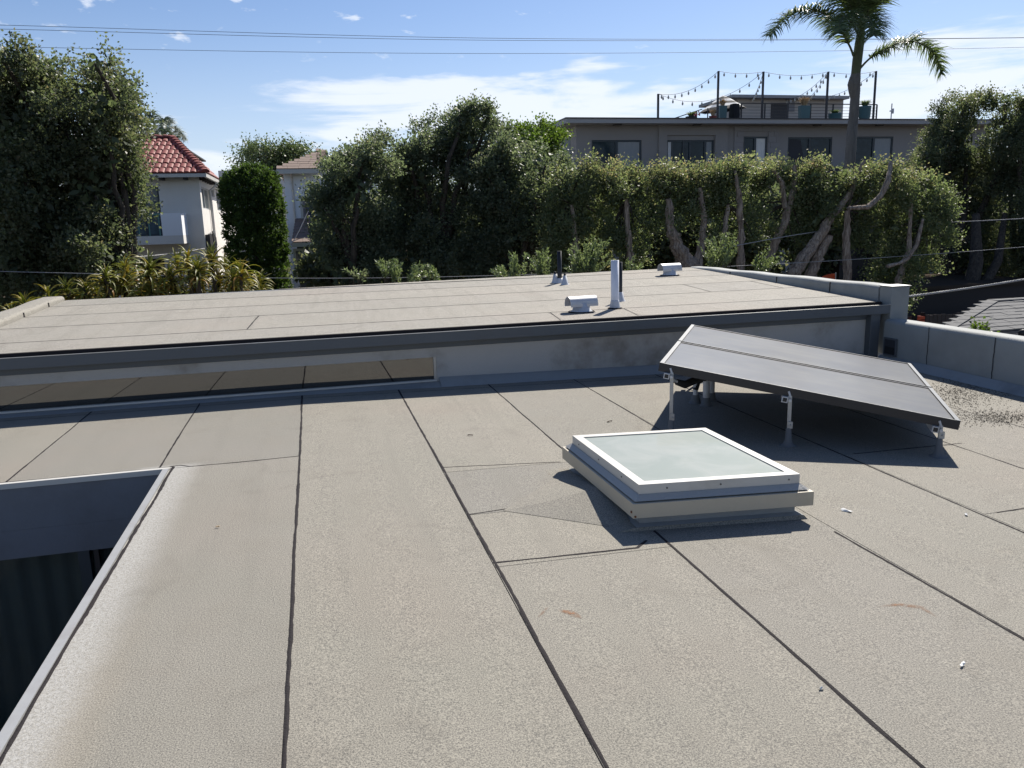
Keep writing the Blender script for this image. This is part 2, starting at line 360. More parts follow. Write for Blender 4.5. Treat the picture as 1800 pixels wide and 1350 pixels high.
d.hexa([(x0, YW-.015, zu(YW)-.2), (x1, YW-.015, zu(YW)-.2), (x1, yfar(x1), zu(yfar(x1))-.2), (x0, yfar(x0), zu(yfar(x0))-.2),
        (x0, YW-.015, zu(YW)-.006), (x1, YW-.015, zu(YW)-.006), (x1, yfar(x1), zu(yfar(x1))-.006), (x0, yfar(x0), zu(yfar(x0))-.006)])
udeck = d.build('upper_roof_deck', 'slate_metal', B)
ow = MB()
ow.box((XL-.2, -4.2, GZ), (XL-.003, YW, -.02)); ow.box((XL-.2, -4.45, GZ), (XR+.28, -4.203, -.02)); ow.box((XR+.1, -4.2, GZ), (XR+.27, 12.2, -.2))
ow.box((-3.6, 11.55, GZ), (XR+.09, 11.8, .45)); ow.box((-3.6, YW+.3, GZ), (-3.42, 11.54, .45))
ow.build('outer_wall', 'stucco_grey', B)
# roofing felt, strip by strip
def sheet(x0, x1, y0, y1):
    e = .0025; m = MB(); x0 += e; x1 -= e; y0 += e; y1 -= e
    m.hexa([(x0, y0, zr(x0)-.005), (x1, y0, zr(x1)-.005), (x1, y1, zr(x1)-.005), (x0, y1, zr(x0)-.005), (x0, y0, zr(x0)), (x1, y0, zr(x1)), (x1, y1, zr(x1)), (x0, y1, zr(x0))])
    m.build('roofing_sheet', 'roof_granules', deck)
XS = [-2.98, -2.06, -1.13, -.207, .717, 1.63, 2.54, 3.46, 4.36, 5.25, 6.18]
YT = 7.62
for a, b_ in ((-5.9, -4.25),): sheet(a, b_, -4, YT)
sheet(-4.2, -2.98, 5.52, YT); sheet(-2.98, -2.06, 5.52, YT); sheet(-2.06, -1.13, 5.52, YT); sheet(-1.13, -.207, 5.50, YT)
sheet(-1.05, -.207, -4, 5.50); sheet(-.207, .717, -4, YT)
for a, b_ in ((-4, 3.35), (3.35, 4.05), (4.05, 4.85), (4.85, YT)): sheet(.717, 1.63, a, b_)
q1, q2 = roofpt(1501, 798), roofpt(1690, 779); q3 = roofpt(1752, 901); 
sheet(1.63, 2.54, -4, YT); sheet(2.54, 3.46, -4, YT)
sheet(3.46, 4.36, -4, q3.y); sheet(3.46, 4.36, q3.y, q1.y); sheet(3.46, 4.36, q1.y, YT)
sheet(4.36, 5.25, -4, 6.2); sheet(4.36, 5.25, 6.2, YT); sheet(5.25, 6.18, -4, YT)
def seam(pts, w=.013, zf=None, parent=None, lift=.0025, wob=.004, step=.035, name='seam', mat='bitumen'):
    zf = zf or (lambda x, y: zr(x)); parent = parent or deck
    pts = [Vector((p[0], p[1])) for p in pts]; L = []
    for a, b_ in zip(pts, pts[1:]):
        n = max(2, int((b_-a).length/step))
        for i in range(n if b_ is not pts[-1] else n+1): L.append(a.lerp(b_, i/n))
    m = MB(); vs = []; ph = random.random()*50; sw = 0.; wsm = 1.; k = len(L)
    for i, p in enumerate(L):
        t = (L[min(i+1, k-1)]-L[max(i-1, 0)]).normalized(); u = Vector((-t.y, t.x))
        sw = sw*.93+random.gauss(0, 1)*wob*.14; off = sw+.003*math.sin(i*.05+ph)
        wsm = .7*wsm+.3*random.uniform(.45, 1.55); wl = w*.5*wsm*random.uniform(.85, 1.15); wr = w*.5*wsm*random.uniform(.85, 1.15)
        for s_, z in ((-wl, .0008), (0, lift), (wr, .0008)):
            q = p+u*(off+s_); vs.append((q.x, q.y, zf(q.x, q.y)+z))
    m.add(vs, [(i*3+j, i*3+j+1, (i+1)*3+j+1, (i+1)*3+j) for i in range(k-1) for j in (0, 1)])
    return m.build(name, mat, parent)
seam([(-2.98, 5.53), (-2.98, 7.6)]); seam([(-2.06, 5.53), (-2.06, 7.6)]); seam([(-1.13, 5.55), (-1.13, 7.6)])
seam([(-.207, -1), (-.2, 3), (-.207, 7.6)], .016); seam([(.717, -1), (.73, 3.), (.717, 7.6)], .016)
seam([(1.63, -1), (1.62, 3.56)], .014); seam([(1.64, 4.75), (1.62, 7.6)]); seam([(2.54, -1), (2.52, 3.3)], .014); seam([(2.52, 4.4), (2.54, 7.6)], .011)
seam([(3.46, -1), (3.44, 4.), (3.46, 7.6)]); seam([(4.36, 0), (4.36, 7.6)], .011); seam([(5.25, 2), (5.25, 7.6)], .01)
seam([(-1.06, 5.545), (-1.0, 5.555), (-.93, 5.50), (-.6, 5.49), (-.207, 5.50)], .012)
a = roofpt(866, 990); b_ = roofpt(1120, 963); c_ = roofpt(1136, 950)
seam([(a.x, a.y), (b_.x, b_.y), (c_.x, c_.y)], .015)
a = roofpt(822, 905); b_ = roofpt(905, 893); c_ = roofpt(1030, 870); seam([(a.x, a.y), (b_.x, b_.y), (c_.x, c_.y)], .010)
a = roofpt(778, 822); b_ = roofpt(985, 812); seam([(a.x, a.y), (b_.x, b_.y)], .009)
seam([(q1.x, q1.y), (q2.x, q2.y)], .011); a = roofpt(1800, 893); seam([(q3.x, q3.y), (a.x, a.y)], .01)
a = roofpt(1160, 690); seam([(-3.4, 7.50), (1.15, 7.46), (6.1, 7.44)], .006, lift=.002)
# rust stains soaked into the felt (flat marks)
m_, b, pr = newmat('rust_mark'); p = pos(b)
lk(b, b.mix(b.noise(p, 60., 3.), (.20, .09, .04), (.33, .20, .12)), pr.inputs['Base Color']); pr.inputs['Roughness'].default_value = .95
uvx = b.n('ShaderNodeAttribute', attribute_name='tint').outputs['Fac']
lk(b, b.m('MULTIPLY', uvx, b.ss(b.noise(p, 45., 5., .7), .30, .72)), pr.inputs['Alpha'])
def stain(pix, wd, strong):
    P = [roofpt(*q) for q in pix]; n = 24; vs = []; tt = []
    for i in range(n+1):
        f = i/n*(len(P)-1); k = min(int(f), len(P)-2); q = P[k].lerp(P[k+1], f-k); t = (P[k+1]-P[k]).normalized(); u = Vector((-t.y, t.x, 0))
        ww = wd*math.sin(math.pi*(i+.4)/(n+.8))**.6
        for j in range(5):
            s_ = (j-2)/2; vs.append(q+u*ww*s_+Vector((0, 0, .0012))); tt.append(strong*(1-abs(s_))*math.sin(math.pi*min(1, (i+.2)/(n+.4))))
    m = MB(); m.add(vs, [(i*5+j, i*5+j+1, (i+1)*5+j+1, (i+1)*5+j) for i in range(n) for j in range(4)])
    o = m.build('rust_stain', 'rust_mark', deck); at = o.data.attributes.new('tint', 'FLOAT', 'POINT'); at.data.foreach_set('value', tt)
stain([(980, 1073), (1003, 1077), (1024, 1088)], .022, 1.4); stain([(945, 1086), (965, 1066)], .010, .9)
stain([(1540, 1067), (1580, 1063), (1620, 1068), (1648, 1086)], .018, 1.3); stain([(960, 836), (985, 826), (1010, 826)], .03, .9)
stain([(880, 896), (935, 890), (1010, 880)], .035, .55)
# upper roof felt
US = [YW-.012, 8.32, 9.3, 10.22, 11.14, 12.0]
splits = {0: [(upperpt(960, 548).x), upperpt(1100, 545).x], 1: [upperpt(446, 565).x], 2: [upperpt(1210, 503).x, upperpt(1390, 508).x]}
UL = -3.33
for r in range(6):
    y0 = US[r]; xs = [UL]+splits.get(r, [])+[6.34]
    for xa, xb in zip(xs, xs[1:]):
        y1a = US[r+1] if r < 5 else yfar(xa); y1b = US[r+1] if r < 5 else yfar(xb)
        if r == 4: y1a = min(y1a, yfar(xa)); 
        xa += .002; xb -= .002; yy0 = y0+.002
        if r == 5:
            xm = f1.x+(12.05-f1.y)/(f2.y-f1.y)*(f2.x-f1.x); xa = max(xa, xm); y1a = yfar(xa)
        m = MB(); m.hexa([(xa, yy0, zu(yy0)-.005), (xb, yy0, zu(yy0)-.005), (xb, y1b, zu(y1b)-.005), (xa, y1a, zu(y1a)-.005), (xa, yy0, zu(yy0)), (xb, yy0, zu(yy0)), (xb, y1b, zu(y1b)), (xa, y1a, zu(y1a))])
        m.build('roofing_sheet', 'roof_granules_upper', udeck)
fu = lambda x, y: zu(y)
for y in US[1:5]: seam([(UL, y), (1, y+.01), (6.3, y)], .013, fu, udeck, step=.08)
seam([(-1.2, 12.0), (6.3, 12.0)], .013, fu, udeck, step=.08)
for r, xs in splits.items():
    for x in xs: seam([(x-.03, US[r]+.02), (x+.03, US[r+1])], .012, fu, udeck)
m = MB(); n = 60; vs = []
for i in range(n+1):   # felt lip over the gutter edge
    x = UL+(6.34-UL)*i/n; dz = random.uniform(-.006, .004)
    vs += [(x, YW-.016, zu(YW)+.001), (x, YW-.03, zu(YW)-.004), (x, YW-.034+random.uniform(-.006, .004), zu(YW)-.05+dz), (x, YW-.026, zu(YW)-.052)]
m.add(vs, [(i*4+j, (i+1)*4+j, (i+1)*4+j+1, i*4+j+1) for i in range(n) for j in range(3)]); m.build('felt_lip', 'bitumen', udeck)
# left kerb of the upper roof (low rounded roll)
def roll(name, x0, x1, y0, y1, zb0, zb1, h0, h1, mat, seg=5):
    m = MB(); vs = []; K = 14
    for j in range(K+1):
        t = j/K; y = y0+(y1-y0)*t; zb = zb0+(zb1-zb0)*t; h = h0+(h1-h0)*t; r = min(.05, abs(h)*.45); pr_ = [(x0, 0)]
        for k in range(seg+1): a = math.pi/2*k/seg; pr_.append((x0+r-r*math.cos(a), h-r+r*math.sin(a)))
        for k in range(seg+1): a = math.pi/2*k/seg; pr_.append((x1-r+r*math.sin(a), h-r+r*math.cos(a)))
        pr_.append((x1, 0)); wv = .006*math.sin(j*1.7)
        for x, z in pr_: vs.append((x+wv*.4, y, zb+z+(wv if z > 0 else 0)))
    n = len(pr_); m.add(vs, [(i*n+k, (i+1)*n+k, (i+1)*n+k+1, i*n+k+1) for i in range(K) for k in range(n-1)], True)
    m.add(vs[:n], [tuple(range(n))]); m.add(vs[-n:], [tuple(reversed(range(n)))])
    return m.build(name, mat, B)
kb = roll('kerb', -3.62, -3.34, YW, 11.84, zu(YW)-.02, zu(11.84)-.02, .10, .085, 'roof_granules_upper')
for y in (8.32, 9.3, 10.22, 11.14):
    m = MB(); m.box((-3.345, y-.008, zu(y)), (-3.331, y+.008, zu(y)+.055)); m.build('seam', 'bitumen', kb)
# upper parapet with its end pier
up = roll('parapet', 6.36, 6.60, YW+.06, 12.6, .45, .45, .29, .29, 'parapet_skin')
for y in (8.7, 9.9, 11.2):
    m = MB(); m.box((6.352, y-.006, zu(y)), (6.362, y+.006, .72)); m.build('joint', 'bitumen', up)
m = MB(); m.box((6.37, 7.60, -.05), (6.61, YW+.055, .735)); m.build('pier', 'parapet_skin', B, .012)
m = MB(); m.box((6.36, 7.59, .736), (6.62, YW+.06, .744)); m.build('pier_cap', 'edge_metal', B)
# stepped wall between the two roofs, with its long window
wl = MB(); XW = 1.125
wl.box((-3.6, YW, .262), (XW, YW+.12, .50)); wl.box((XW, YW, -.2), (6.29, YW+.12, .50)); wl.box((-3.6, YW+.001, -.2), (XW, YW+.12, .014))
wall = wl.build('clerestory_wall', 'stucco_grey', B)
win = MB(); win.slab([(-3.6, YW+.021, .016), (XW-.028, YW+.021, .016), (XW-.028, YW+.026, .26), (-3.6, YW+.026, .26)], .006); win = win.build('clerestory_window', 'mirror_glass', B)
m = MB(); m.box((-3.6, YW-.012, .015), (XW-.002, YW+.02, .031)); m.build('sill', 'white_frame', win)
m = MB(); m.box((XW-.027, YW+.004, .032), (XW-.002, YW+.034, .259)); m.build('jamb', 'edge_metal', win)
m = MB(); m.box((-3.6, YW+.004, .2605), (XW-.029, YW+.02, .2615)); m.build('head', 'slate_metal', win)
m = MB(); m.add([(-3.6, 7.60, .0), (XW+.02, 7.60, zr(XW)), (XW+.02, 7.735, .012), (-3.6, 7.735, .012), (-3.6, 7.735, -.05), (XW+.02, 7.735, -.05)], [(0, 1, 2, 3), (1, 5, 2)])
m.build('base_flashing', 'membrane', B)
m = MB(); m.add([(XW+.021, 7.60, zr(XW)+.001), (6.29, 7.60, zr(6.3)+.001), (6.29, 7.70, zr(6.3)+.05), (XW+.021, 7.70, .035), (XW+.021, YW-.004, .055), (6.29, YW-.004, zr(6.3)+.075)], [(0, 1, 2, 3), (3, 2, 5, 4)])
m.add([(XW+.021, 7.60, -.02), (XW+.021, 7.70, .035), (XW+.021, YW-.004, .055), (XW+.021, YW-.004, -.05)], [(0, 1, 2, 3)])
m.build('base_flashing', 'membrane', B)
# box gutter
gu = MB(); gx0, gx1 = -3.6, 6.47
gu.box((gx0, 7.61, .432), (gx1, 7.614, .531)); gu.box((gx0, 7.6145, .432), (gx1, 7.735, .437)); gu.box((gx1-.004, 7.6145, .4375), (gx1, 7.735, .531))
gu = gu.build('gutter', 'slate_metal', B)
m = MB(); m.box((gx0, 7.603, .5315), (gx1+.003, 7.620, .5355)); m.build('gutter_lip', 'edge_metal', gu)  # paler metal along the lip: its sunlit highlight put into the colour
m = MB(); m.box((6.16, 7.655, zr(6.2)+.02), (6.285, 7.745, .431)); m.build('downspout', 'slate_metal', B, .006)
# right-hand parapet of the lower roof
pr2 = roll('parapet', XR, XR+.24, -4.2, 7.597, -.25, -.25, .625, .625, 'parapet_skin')
for pxy in ((1632, 600), (1747, 625), ):
    dd = ray(*pxy); y = (dd*(XR/dd.x)).y
    m = MB(); vs = []
    for k in range(13):
        z = zr(XR)+.06+(.30-zr(XR)-.0)*k/12; w_ = random.uniform(-.004, .004); vs += [(XR-.004, y+w_-.004, z), (XR-.004, y+w_+.005, z)]
    m.add(vs, [(2*i, 2*i+1, 2*i+3, 2*i+2) for i in range(12)]); m.build('joint', 'bitumen', pr2)
m = MB(); m.add([(XR-.12, -4, zr(XR-.12)+.001), (XR-.12, 7.62, zr(XR-.12)+.001), (XR-.006, 7.62, zr(XR)+.075), (XR-.006, -4, zr(XR)+.075)], [(0, 1, 2, 3)]); m.build('base_flashing', 'membrane', B)
m = MB(); m.frame([(XR-.03, 7.56, -.03), (XR-.03, 7.36, -.03), (XR-.03, 7.36, .17), (XR-.03, 7.56, .17)], .015, .02); sc = m.build('scupper', 'slate_metal', B)
m = MB(); m.box((XR-.026, 7.376, -.014), (XR-.012, 7.544, .07)); m.build('scupper_mouth_shade', 'opening_shade', sc)  # solid near-black plate; the opening's shade put into its colour
m = MB(); m.box((XR-.028, 7.376, .0715), (XR-.012, 7.544, .154)); m.build('scupper_overflow_shade', 'apt_dark', sc)  # second dark plate, painted as the shaded upper opening
# light well
lw = MB(); Z0 = -.515
lw.box((WX0, WY1, Z0), (WX1+.004, WY1+.2, -.32)); lw.box((WX0, WY1-.001, -.319), (WX1-.001, WY1+.004, -.03))
lw.box((WX1, WY0, GZ+.01), (WX1+.2, WY1+.2, -.32)); lw.box((WX1-.002, WY0, -.319), (WX1+.003, WY1-.002, -.03))
lw.box((WX0-.2, WY0, GZ+.01), (WX0, WY1+.2, -.31)); lw.box((WX0-.2, WY0-.2, GZ+.01), (WX1+.2, WY0-.001, -.31))
well = lw.build('light_well', 'well_band', B)
m = MB(); m.box((WX0, WY0, GZ+.005), (WX1, WY1+.06, GZ+.05)); m.build('well_floor', 'apt_dark', B)
m = MB(); m.box((WX0, WY1+.07, GZ+.01), (WX1, WY1+.09, Z0)); wp = m.build('well_window', 'well_glass', B)
m = MB(); vs = []
for k in range(121): xx = WX0+.05+(WX1-WX0-.1)*k/120; yy = WY1+.16+.02*math.sin(k*1.15)+.008*math.sin(k*.37); vs += [(xx, yy, GZ+.02), (xx, yy, Z0+.02)]
m.add(vs, [(2*k, 2*k+2, 2*k+3, 2*k+1) for k in range(120)], True); m.build('curtain', 'well_curtain', wp)
for x, ww in ((-3.3, .05), (-1.66, .07)):
    m = MB(); m.box((x-ww/2, WY1+.01, GZ+.01), (x+ww/2, WY1+.068, Z0-.002)); m.build('mullion', 'window_frame_dark', wp)
m = MB(); m.box((-1.60, WY1+.02, GZ+.01), (-1.57, WY1+.068, Z0-.002)); m.build('mullion', 'black_frame', wp)
m = MB(); m.box((WX0-.01, WY1-.012, -.03), (WX1+.03, WY1+.022, .006)); m.build('edge_trim', 'white_frame', well)
m = MB(); m.box((WX1-.012, WY0, -.031), (WX1+.027, WY1-.014, .007)); m.build('edge_trim', 'leg_metal', well)
seam([(-4.2, 5.535), (-2.06, 5.532), (-1.13, 5.532), (-1.04, 5.54)], .016, wob=.006); seam([(-1.046, -1), (-1.048, 2.5), (-1.042, 5.53)], .018, wob=.007)
# ------------------------------------------------------------------ skylight
SK = thing('skylight', 'square skylight with white frame, frosted pane and beige kerb flashing on the lower roof', 'skylight', (1.92, 3.93, zr(1.92)))
FL, FR, BR, BL = [Vector(v)*1.038 for v in ((1.497, 3.472, 0), (2.366, 3.400, 0), (2.352, 4.395, 0), (1.477, 4.460, 0))]
SU = (FR-FL).normalized(); SV = (BL-FL).normalized(); TILT = -.016
def ring(d, z):
    q = [FL-SU*d-SV*d, FR+SU*d-SV*d, BR+SU*d+SV*d, BL-SU*d+SV*d]
    return [Vector((p.x, p.y, z-.05+TILT*(p.x-1.6))) for p in q]
def band(m, lo, hi):      # sloped band between two rings
    for k in range(4): m.add([lo[k], lo[(k+1) % 4], hi[(k+1) % 4], hi[k]], [(0, 1, 2, 3)])
def solid_ring(m, do, di, z0, z1):
    a, b_, c_, e_ = ring(do, z0), ring(do, z1), ring(di, z1), ring(di, z0); band(m, a, b_); band(m, b_, c_); band(m, c_, e_); band(m, e_, a)
m = MB(); lo = [Vector((p.x, p.y, zr(p.x)+.0015)) for p in ring(.30, 0)]; l2 = [Vector((p.x, p.y, zr(p.x)+.0015)) for p in ring(.035, 0)]; lo = [l2[0]+Vector((-.10, .02, 0)), l2[1], l2[2], l2[3]+Vector((-.14, .06, 0))]; band(m, lo, ring(.02, .036)); m.build('felt_apron', 'roof_granules', SK)
ap = roofpt(884, 898); rdg = (ring(.0, 0)[0].lerp(ring(.0, 0)[3], .46)); rdg.z = zr(rdg.x)+.085; A0 = ring(.02, 0)[0]; A3 = ring(.03, 0)[3]; A0.z = zr(A0.x)+.002; A3.z = zr(A3.x)+.002; ap.z = zr(ap.x)+.002; vs = []; N_ = 10
for side in (A0, A3):
    for i in range(N_+1):
        for j in range(N_+1):
            u_, v_ = i/N_, j/N_; top = ap.lerp(rdg, u_); bot = ap.lerp(side, u_); q = top.lerp(bot, v_); bl_ = math.cos(v_*math.pi/2); q.z = zr(q.x)+.002+(rdg.z-zr(rdg.x))*u_**1.3*(1-v_)**.9+.003*math.sin(u_*9+v_*5)*(u_*(1-v_)); vs.append(q)
M_ = (N_+1)**2; fs = []
for sd in (0, 1):
    for i in range(N_):
        for j in range(N_):
            a_ = sd*M_+i*(N_+1)+j; f_ = (a_, a_+1, a_+N_+2, a_+N_+1); fs.append(f_ if sd == 0 else f_[::-1])
m = MB(); m.add(vs, fs, True); m.build('felt_cricket', 'roof_granules', SK)
m = MB(); band(m, ring(.02, .0365), ring(-.012, .046)); band(m, ring(-.012, .046), ring(-.012, .15)); m.build('curb', 'membrane', SK)
m = MB(); solid_ring(m, .052, .020, .100, .178); kf = m.build('kerb_flashing', 'beige_metal', SK, .003)
m = MB(); p = ring(.0535, .11)[0]; m.tube([p+Vector((.012, 0, 0)), p+Vector((.012, -.004, 0))], .006, 8); m.tube([p+Vector((0, .02, .02)), p+Vector((-.004, .02, .02))], .007, 8); m.build('rust_spot', 'rusty', kf)
m = MB(); band(m, ring(.036, .186), ring(.003, .212)); band(m, ring(.0355, .1845), ring(.0025, .2105)); m.build('drip_flange', 'bright_flashing', SK)
m = MB(); solid_ring(m, 0, -.052, .205, .264); fr = m.build('frame', 'white_frame', SK, .004)
for k, (a, b_) in enumerate((((0, 1)), ((3, 0)))):
    R_ = ring(.0005, .237)
    for t in (.17, .5, .93) if k == 0 else (.12, .45, .78):
        p = R_[a].lerp(R_[b_], t); n_ = -SV if k == 0 else -SU
        m = MB(); m.tube([p, p+n_*.003], .0045, 8); m.build('screw', 'screw', fr)
m_, b, prr = newmat('frosted_glass'); p = pos(b)
n = b.noise(p, 3.2, 4., .6, .5)
lk(b, b.mix(b.ss(n, .35, .7), (.20, .236, .217), (.25, .275, .257)), prr.inputs['Base Color']); prr.inputs['Roughness'].default_value = .62; prr.inputs['Specular IOR Level'].default_value = .2
prr.inputs['Coat Weight'].default_value = .2; lk(b, b.m('ADD', .04, b.m('MULTIPLY', b.ss(b.noise(p, 9., 5., .7), .4, .8), .25)), prr.inputs['Coat Roughness'])
m = MB(); m.slab(ring(-.05, .2575), .008); m.build('pane', 'frosted_glass', SK)
# ------------------------------------------------------------------ solar collectors
SA = Vector((2.447, 5.30, .516)); SB = Vector((4.141, 4.205, .178)); SD = Vector((3.645, 7.152, .516)); SCn = SB+SD-SA
Lu = (SB-SA); Lw = (SD-SA); un, wn = Lu.normalized(), Lw.normalized(); nn = un.cross(wn).normalized()
pv = thing('solar_collector_array', 'two tilted dusty solar collectors side by side on thin metal legs', 'solar panel', (3.85, 5.7, zr(3.85)))
def SP(u, w_, h=0): return SA+un*u+wn*w_+nn*h
LU, LW = Lu.length, Lw.length
m_, b, prr = newmat('dust_sheen_glass')
tcx = b.n('ShaderNodeTexCoord').outputs['Object']
rot = b.n('ShaderNodeMapping', {'Vector': tcx, 'Rotation': (0, 0, math.atan2(-un.y, un.x))}).outputs[0]
st = b.n('ShaderNodeVectorMath', {0: rot, 1: (.7, 6., 1.)}, operation='MULTIPLY').outputs[0]
n = b.noise(st, 1.6, 5., .6, .4); n2 = b.noise(rot, 2.2, 5., .62)
ds = b.m('MULTIPLY', b.ss(n, .25, .8), b.ss(n2, .2, .75))
c = b.mix(b.ss(ds, 0., .8), (.115, .115, .118), (.150, .146, .136)); lk(b, c, prr.inputs['Base Color'])  # grey stands for dust plus the hazy sky reflection put into colour
lk(b, b.m('ADD', .27, b.m('MULTIPLY', n2, .05)), prr.inputs['Roughness']); prr.inputs['Specular IOR Level'].default_value = .38; prr.inputs['Coat Weight'].default_value = .05; prr.inputs['Coat Roughness'].default_value = .12
gap = .017
for k in (0, 1):
    w0 = 0 if k == 0 else LW/2+gap; w1 = LW/2-gap if k == 0 else LW
    body = MB(); q = [SP(0, w0), SP(LU, w0), SP(LU, w1), SP(0, w1)]
    body.frame(q, .022, .062); body.slab([v-nn*.05 for v in (SP(.02, w0+.02), SP(LU-.02, w0+.02), SP(LU-.02, w1-.02), SP(.02, w1-.02))], .008)
    pb = body.build('collector', 'black_frame', pv)
    m = MB(); m.slab([SP(.02, w0+.02, -.006), SP(LU-.02, w0+.02, -.006), SP(LU-.02, w1-.02, -.006), SP(.02, w1-.02, -.006)], .005); m.build('glass_pane', 'dust_sheen_glass', pb)
    for u0, u1 in ((.0, .032), (LU-.032, LU)):
        m = MB(); m.slab([SP(u0+.001, w0+.002, .003), SP(u1, w0+.002, .003), SP(u1, w1-.002, .003), SP(u0+.001, w1-.002, .003)], .0025); m.build('end_trim', 'slate_metal', pb)
    m = MB(); m.slab([SP(.033, w0+.001, .0028), SP(LU-.033, w0+.001, .0028), SP(LU-.033, w0+.006, .0028), SP(.033, w0+.006, .0028)], .002); m.build('edge_trim', 'edge_metal', pb)
for u_ in (.07, .92, LU-.14):
    e = -.062-.022
    m = MB(); m.bar(SP(u_, -.03, e), SP(u_, LW+.03, e), .042, .042, nn); rl = m.build('rail', 'galvanised', pv)
    m = MB(); m.box((-.014, -.002, -.014), (.014, .002, .014)); mt = Matrix.Translation(SP(u_, -.0305, e)-root_loc(pv))@Matrix(((un.x, wn.x, nn.x, 0), (un.y, wn.y, nn.y, 0), (un.z, wn.z, nn.z, 0), (0, 0, 0, 1)))
    inst('rail_end', m.mesh('rail_end', 'black_plastic'), rl, mt)
    for w_ in (.0, LW-.06):
        top = SP(u_+.0, w_, e); off = un*.036; t_ = top+off; zg = zr(t_.x); ft = Vector((t_.x, t_.y, zg))
        zt = t_.z+.03; hc = min(.13, (zt-zg)*.62)
        m = MB(); m.lathe(ft, [(.06, .001), (.038, .01), (.026, .04), (.018, hc), (.015, hc+.004)], 14); m.build('foot_flashing', 'foot_flash', pv)
        lg = MB(); lg.bar((t_.x, t_.y, zg+hc-.02), (t_.x, t_.y, zt), .026, .012, wn); lg = lg.build('leg', 'leg_metal', pv)
        m = MB(); m.bar((t_.x, t_.y-.014, zg+hc), (t_.x, t_.y-.014, zg+hc+.05), .036, .008, wn); m.tube([(t_.x, t_.y-.018, zg+hc+.025), (t_.x, t_.y-.028, zg+hc+.025)], .006, 8); m.build('bracket', 'leg_metal', lg)
        m = MB(); m.tube([top+off-wn*.03, top+off-wn*.016+un*.0], .012, 8); m.tube([top+nn*.02+off, top+nn*.06+off*.4], .008, 8); m.build('bolt', 'galvanised', lg)
for pxy, h in (((1222, 708), .20), ((1241, 713), .26), ((1250, 704), .25)):
    p = roofpt(*pxy); m = MB(); m.lathe(p, [(.06, .001), (.045, .015), (.034, .07), (.031, .075)], 12); m.build('foot_flashing', 'foot_flash', pv)
    m = MB(); m.tube([p+Vector((0, 0, .05)), p+Vector((0, 0, h))], .030 if h > .22 else .022, 12); m.build('conduit', 'galvanised', pv)
p0 = SP(.08, .03, -.08); p1 = roofpt(1222, 708); p2 = roofpt(1241, 713)
m = MB(); m.tube([p0, p0+Vector((.05, .02, -.05)), p0+Vector((.09, .03, -.07))], .010, 8); m.build('copper_pipe', 'galvanised', pv)
m = MB(); m.tube([p0+Vector((.08, .03, -.07)), p0+Vector((.16, .05, -.10)), p2+Vector((-.06, -.02, .265)), p2+Vector((0, 0, .255)), p1+Vector((.02, 0, .20)), p1+Vector((0, 0, .12))], [.024, .03, .034, .036, .032, .026], 10); m.build('insulated_hose', 'foam_black', pv)
# ------------------------------------------------------------------ vents and pipes on the upper roof
def hood_vent(pxy, name, label, wd, ht, rz):
    p = upperpt(*pxy); t = thing(name, label, 'roof vent', p, 'hooded vents on the upper roof')
    p = p-Vector((0, 0, .008))
    m = MB(); m.lathe(p, [(wd*.42, .0), (wd*.40, .012), (wd*.30, .03), (wd*.26, ht*.62), (wd*.2, ht*.62)], 16); m.build('base_cone', 'zinc_paint', t)
    m = MB(); c, s = math.cos(rz), math.sin(rz); U_ = Vector((c, s, 0)); V_ = Vector((-s, c, 0)); r = ht*.44; K = 12; vo, vi = [], []
    for i in range(K+1):
        a = math.pi*i/K
        for e_ in (-1, 1):
            for rr, lst in ((r, vo), (r-.006, vi)):
                q = p+U_*(e_*wd*.5)+V_*(math.cos(a)*rr)+Vector((0, 0, ht-r+math.sin(a)*rr)); lst.append(q)
    for e_ in (-1, 1):
        pass
    n_ = len(vo); m.add(vo, [(2*i, 2*i+1, 2*i+3, 2*i+2) for i in range(K)], True); m.add(vi, [(2*i+2, 2*i+3, 2*i+1, 2*i) for i in range(K)], True)
    allv = vo+vi
    m.add(allv, [(2*i+e_, 2*i+2+e_, n_+2*i+2+e_, n_+2*i+e_) for i in range(K) for e_ in (0, 1)]); m.add(allv, [(0, 1, n_+1, n_), (2*K, 2*K+1, n_+2*K+1, n_+2*K)])
    for e_ in (-1, 1):   # skirts that drop below the half round
        a0 = p+V_*(e_*r); m.slab([a0-U_*wd*.5+Vector((0, 0, ht-r)), a0+U_*wd*.5+Vector((0, 0, ht-r)), a0+U_*wd*.5+Vector((0, 0, ht-r-.03)), a0-U_*wd*.5+Vector((0, 0, ht-r-.03))], .005)
    m.build('hood', 'galvanised', t)
    m = MB(); m.lathe(p, [(wd*.46, .009), (wd*.44, .014), (wd*.41, .02), (wd*.40, .013)], 14); m.build('mastic', 'bitumen', t)
hood_vent((1022, 548), 'hood_vent', 'galvanised barrel hood vent beside the white pipe on the upper roof', .335, .185, .12)
hood_vent((1177, 484), 'hood_vent', 'galvanised barrel hood vent standing alone near the far edge of the roof', .345, .195, .12)
p = upperpt(1081, 542); t = thing('flue_pipe', 'tall white flue pipe on the upper roof near the gutter', 'pipe', p)
m = MB(); m.lathe(p, [(.072, -.006), (.062, .012), (.05, .075), (.045, .10), (.04, .10)], 16); m.build('flashing', 'zinc_paint', t)
m = MB(); m.lathe(p, [(.045, .08), (.045, .545), (.040, .545), (.040, .50)], 18); m.build('pipe', 'white_pvc', t)
m = MB(); m.lathe(p, [(.09, -.003), (.085, .006), (.068, .012), (.06, .006)], 12); m.build('mastic', 'bitumen', t)
p = upperpt(1091, 529); t = thing('vent_stack', 'thin black vent pipe just behind the white flue pipe', 'pipe', p)
m = MB(); m.lathe(p, [(.065, -.006), (.045, .02), (.028, .11), (.022, .11)], 12); m.build('flashing', 'zinc_paint', t)
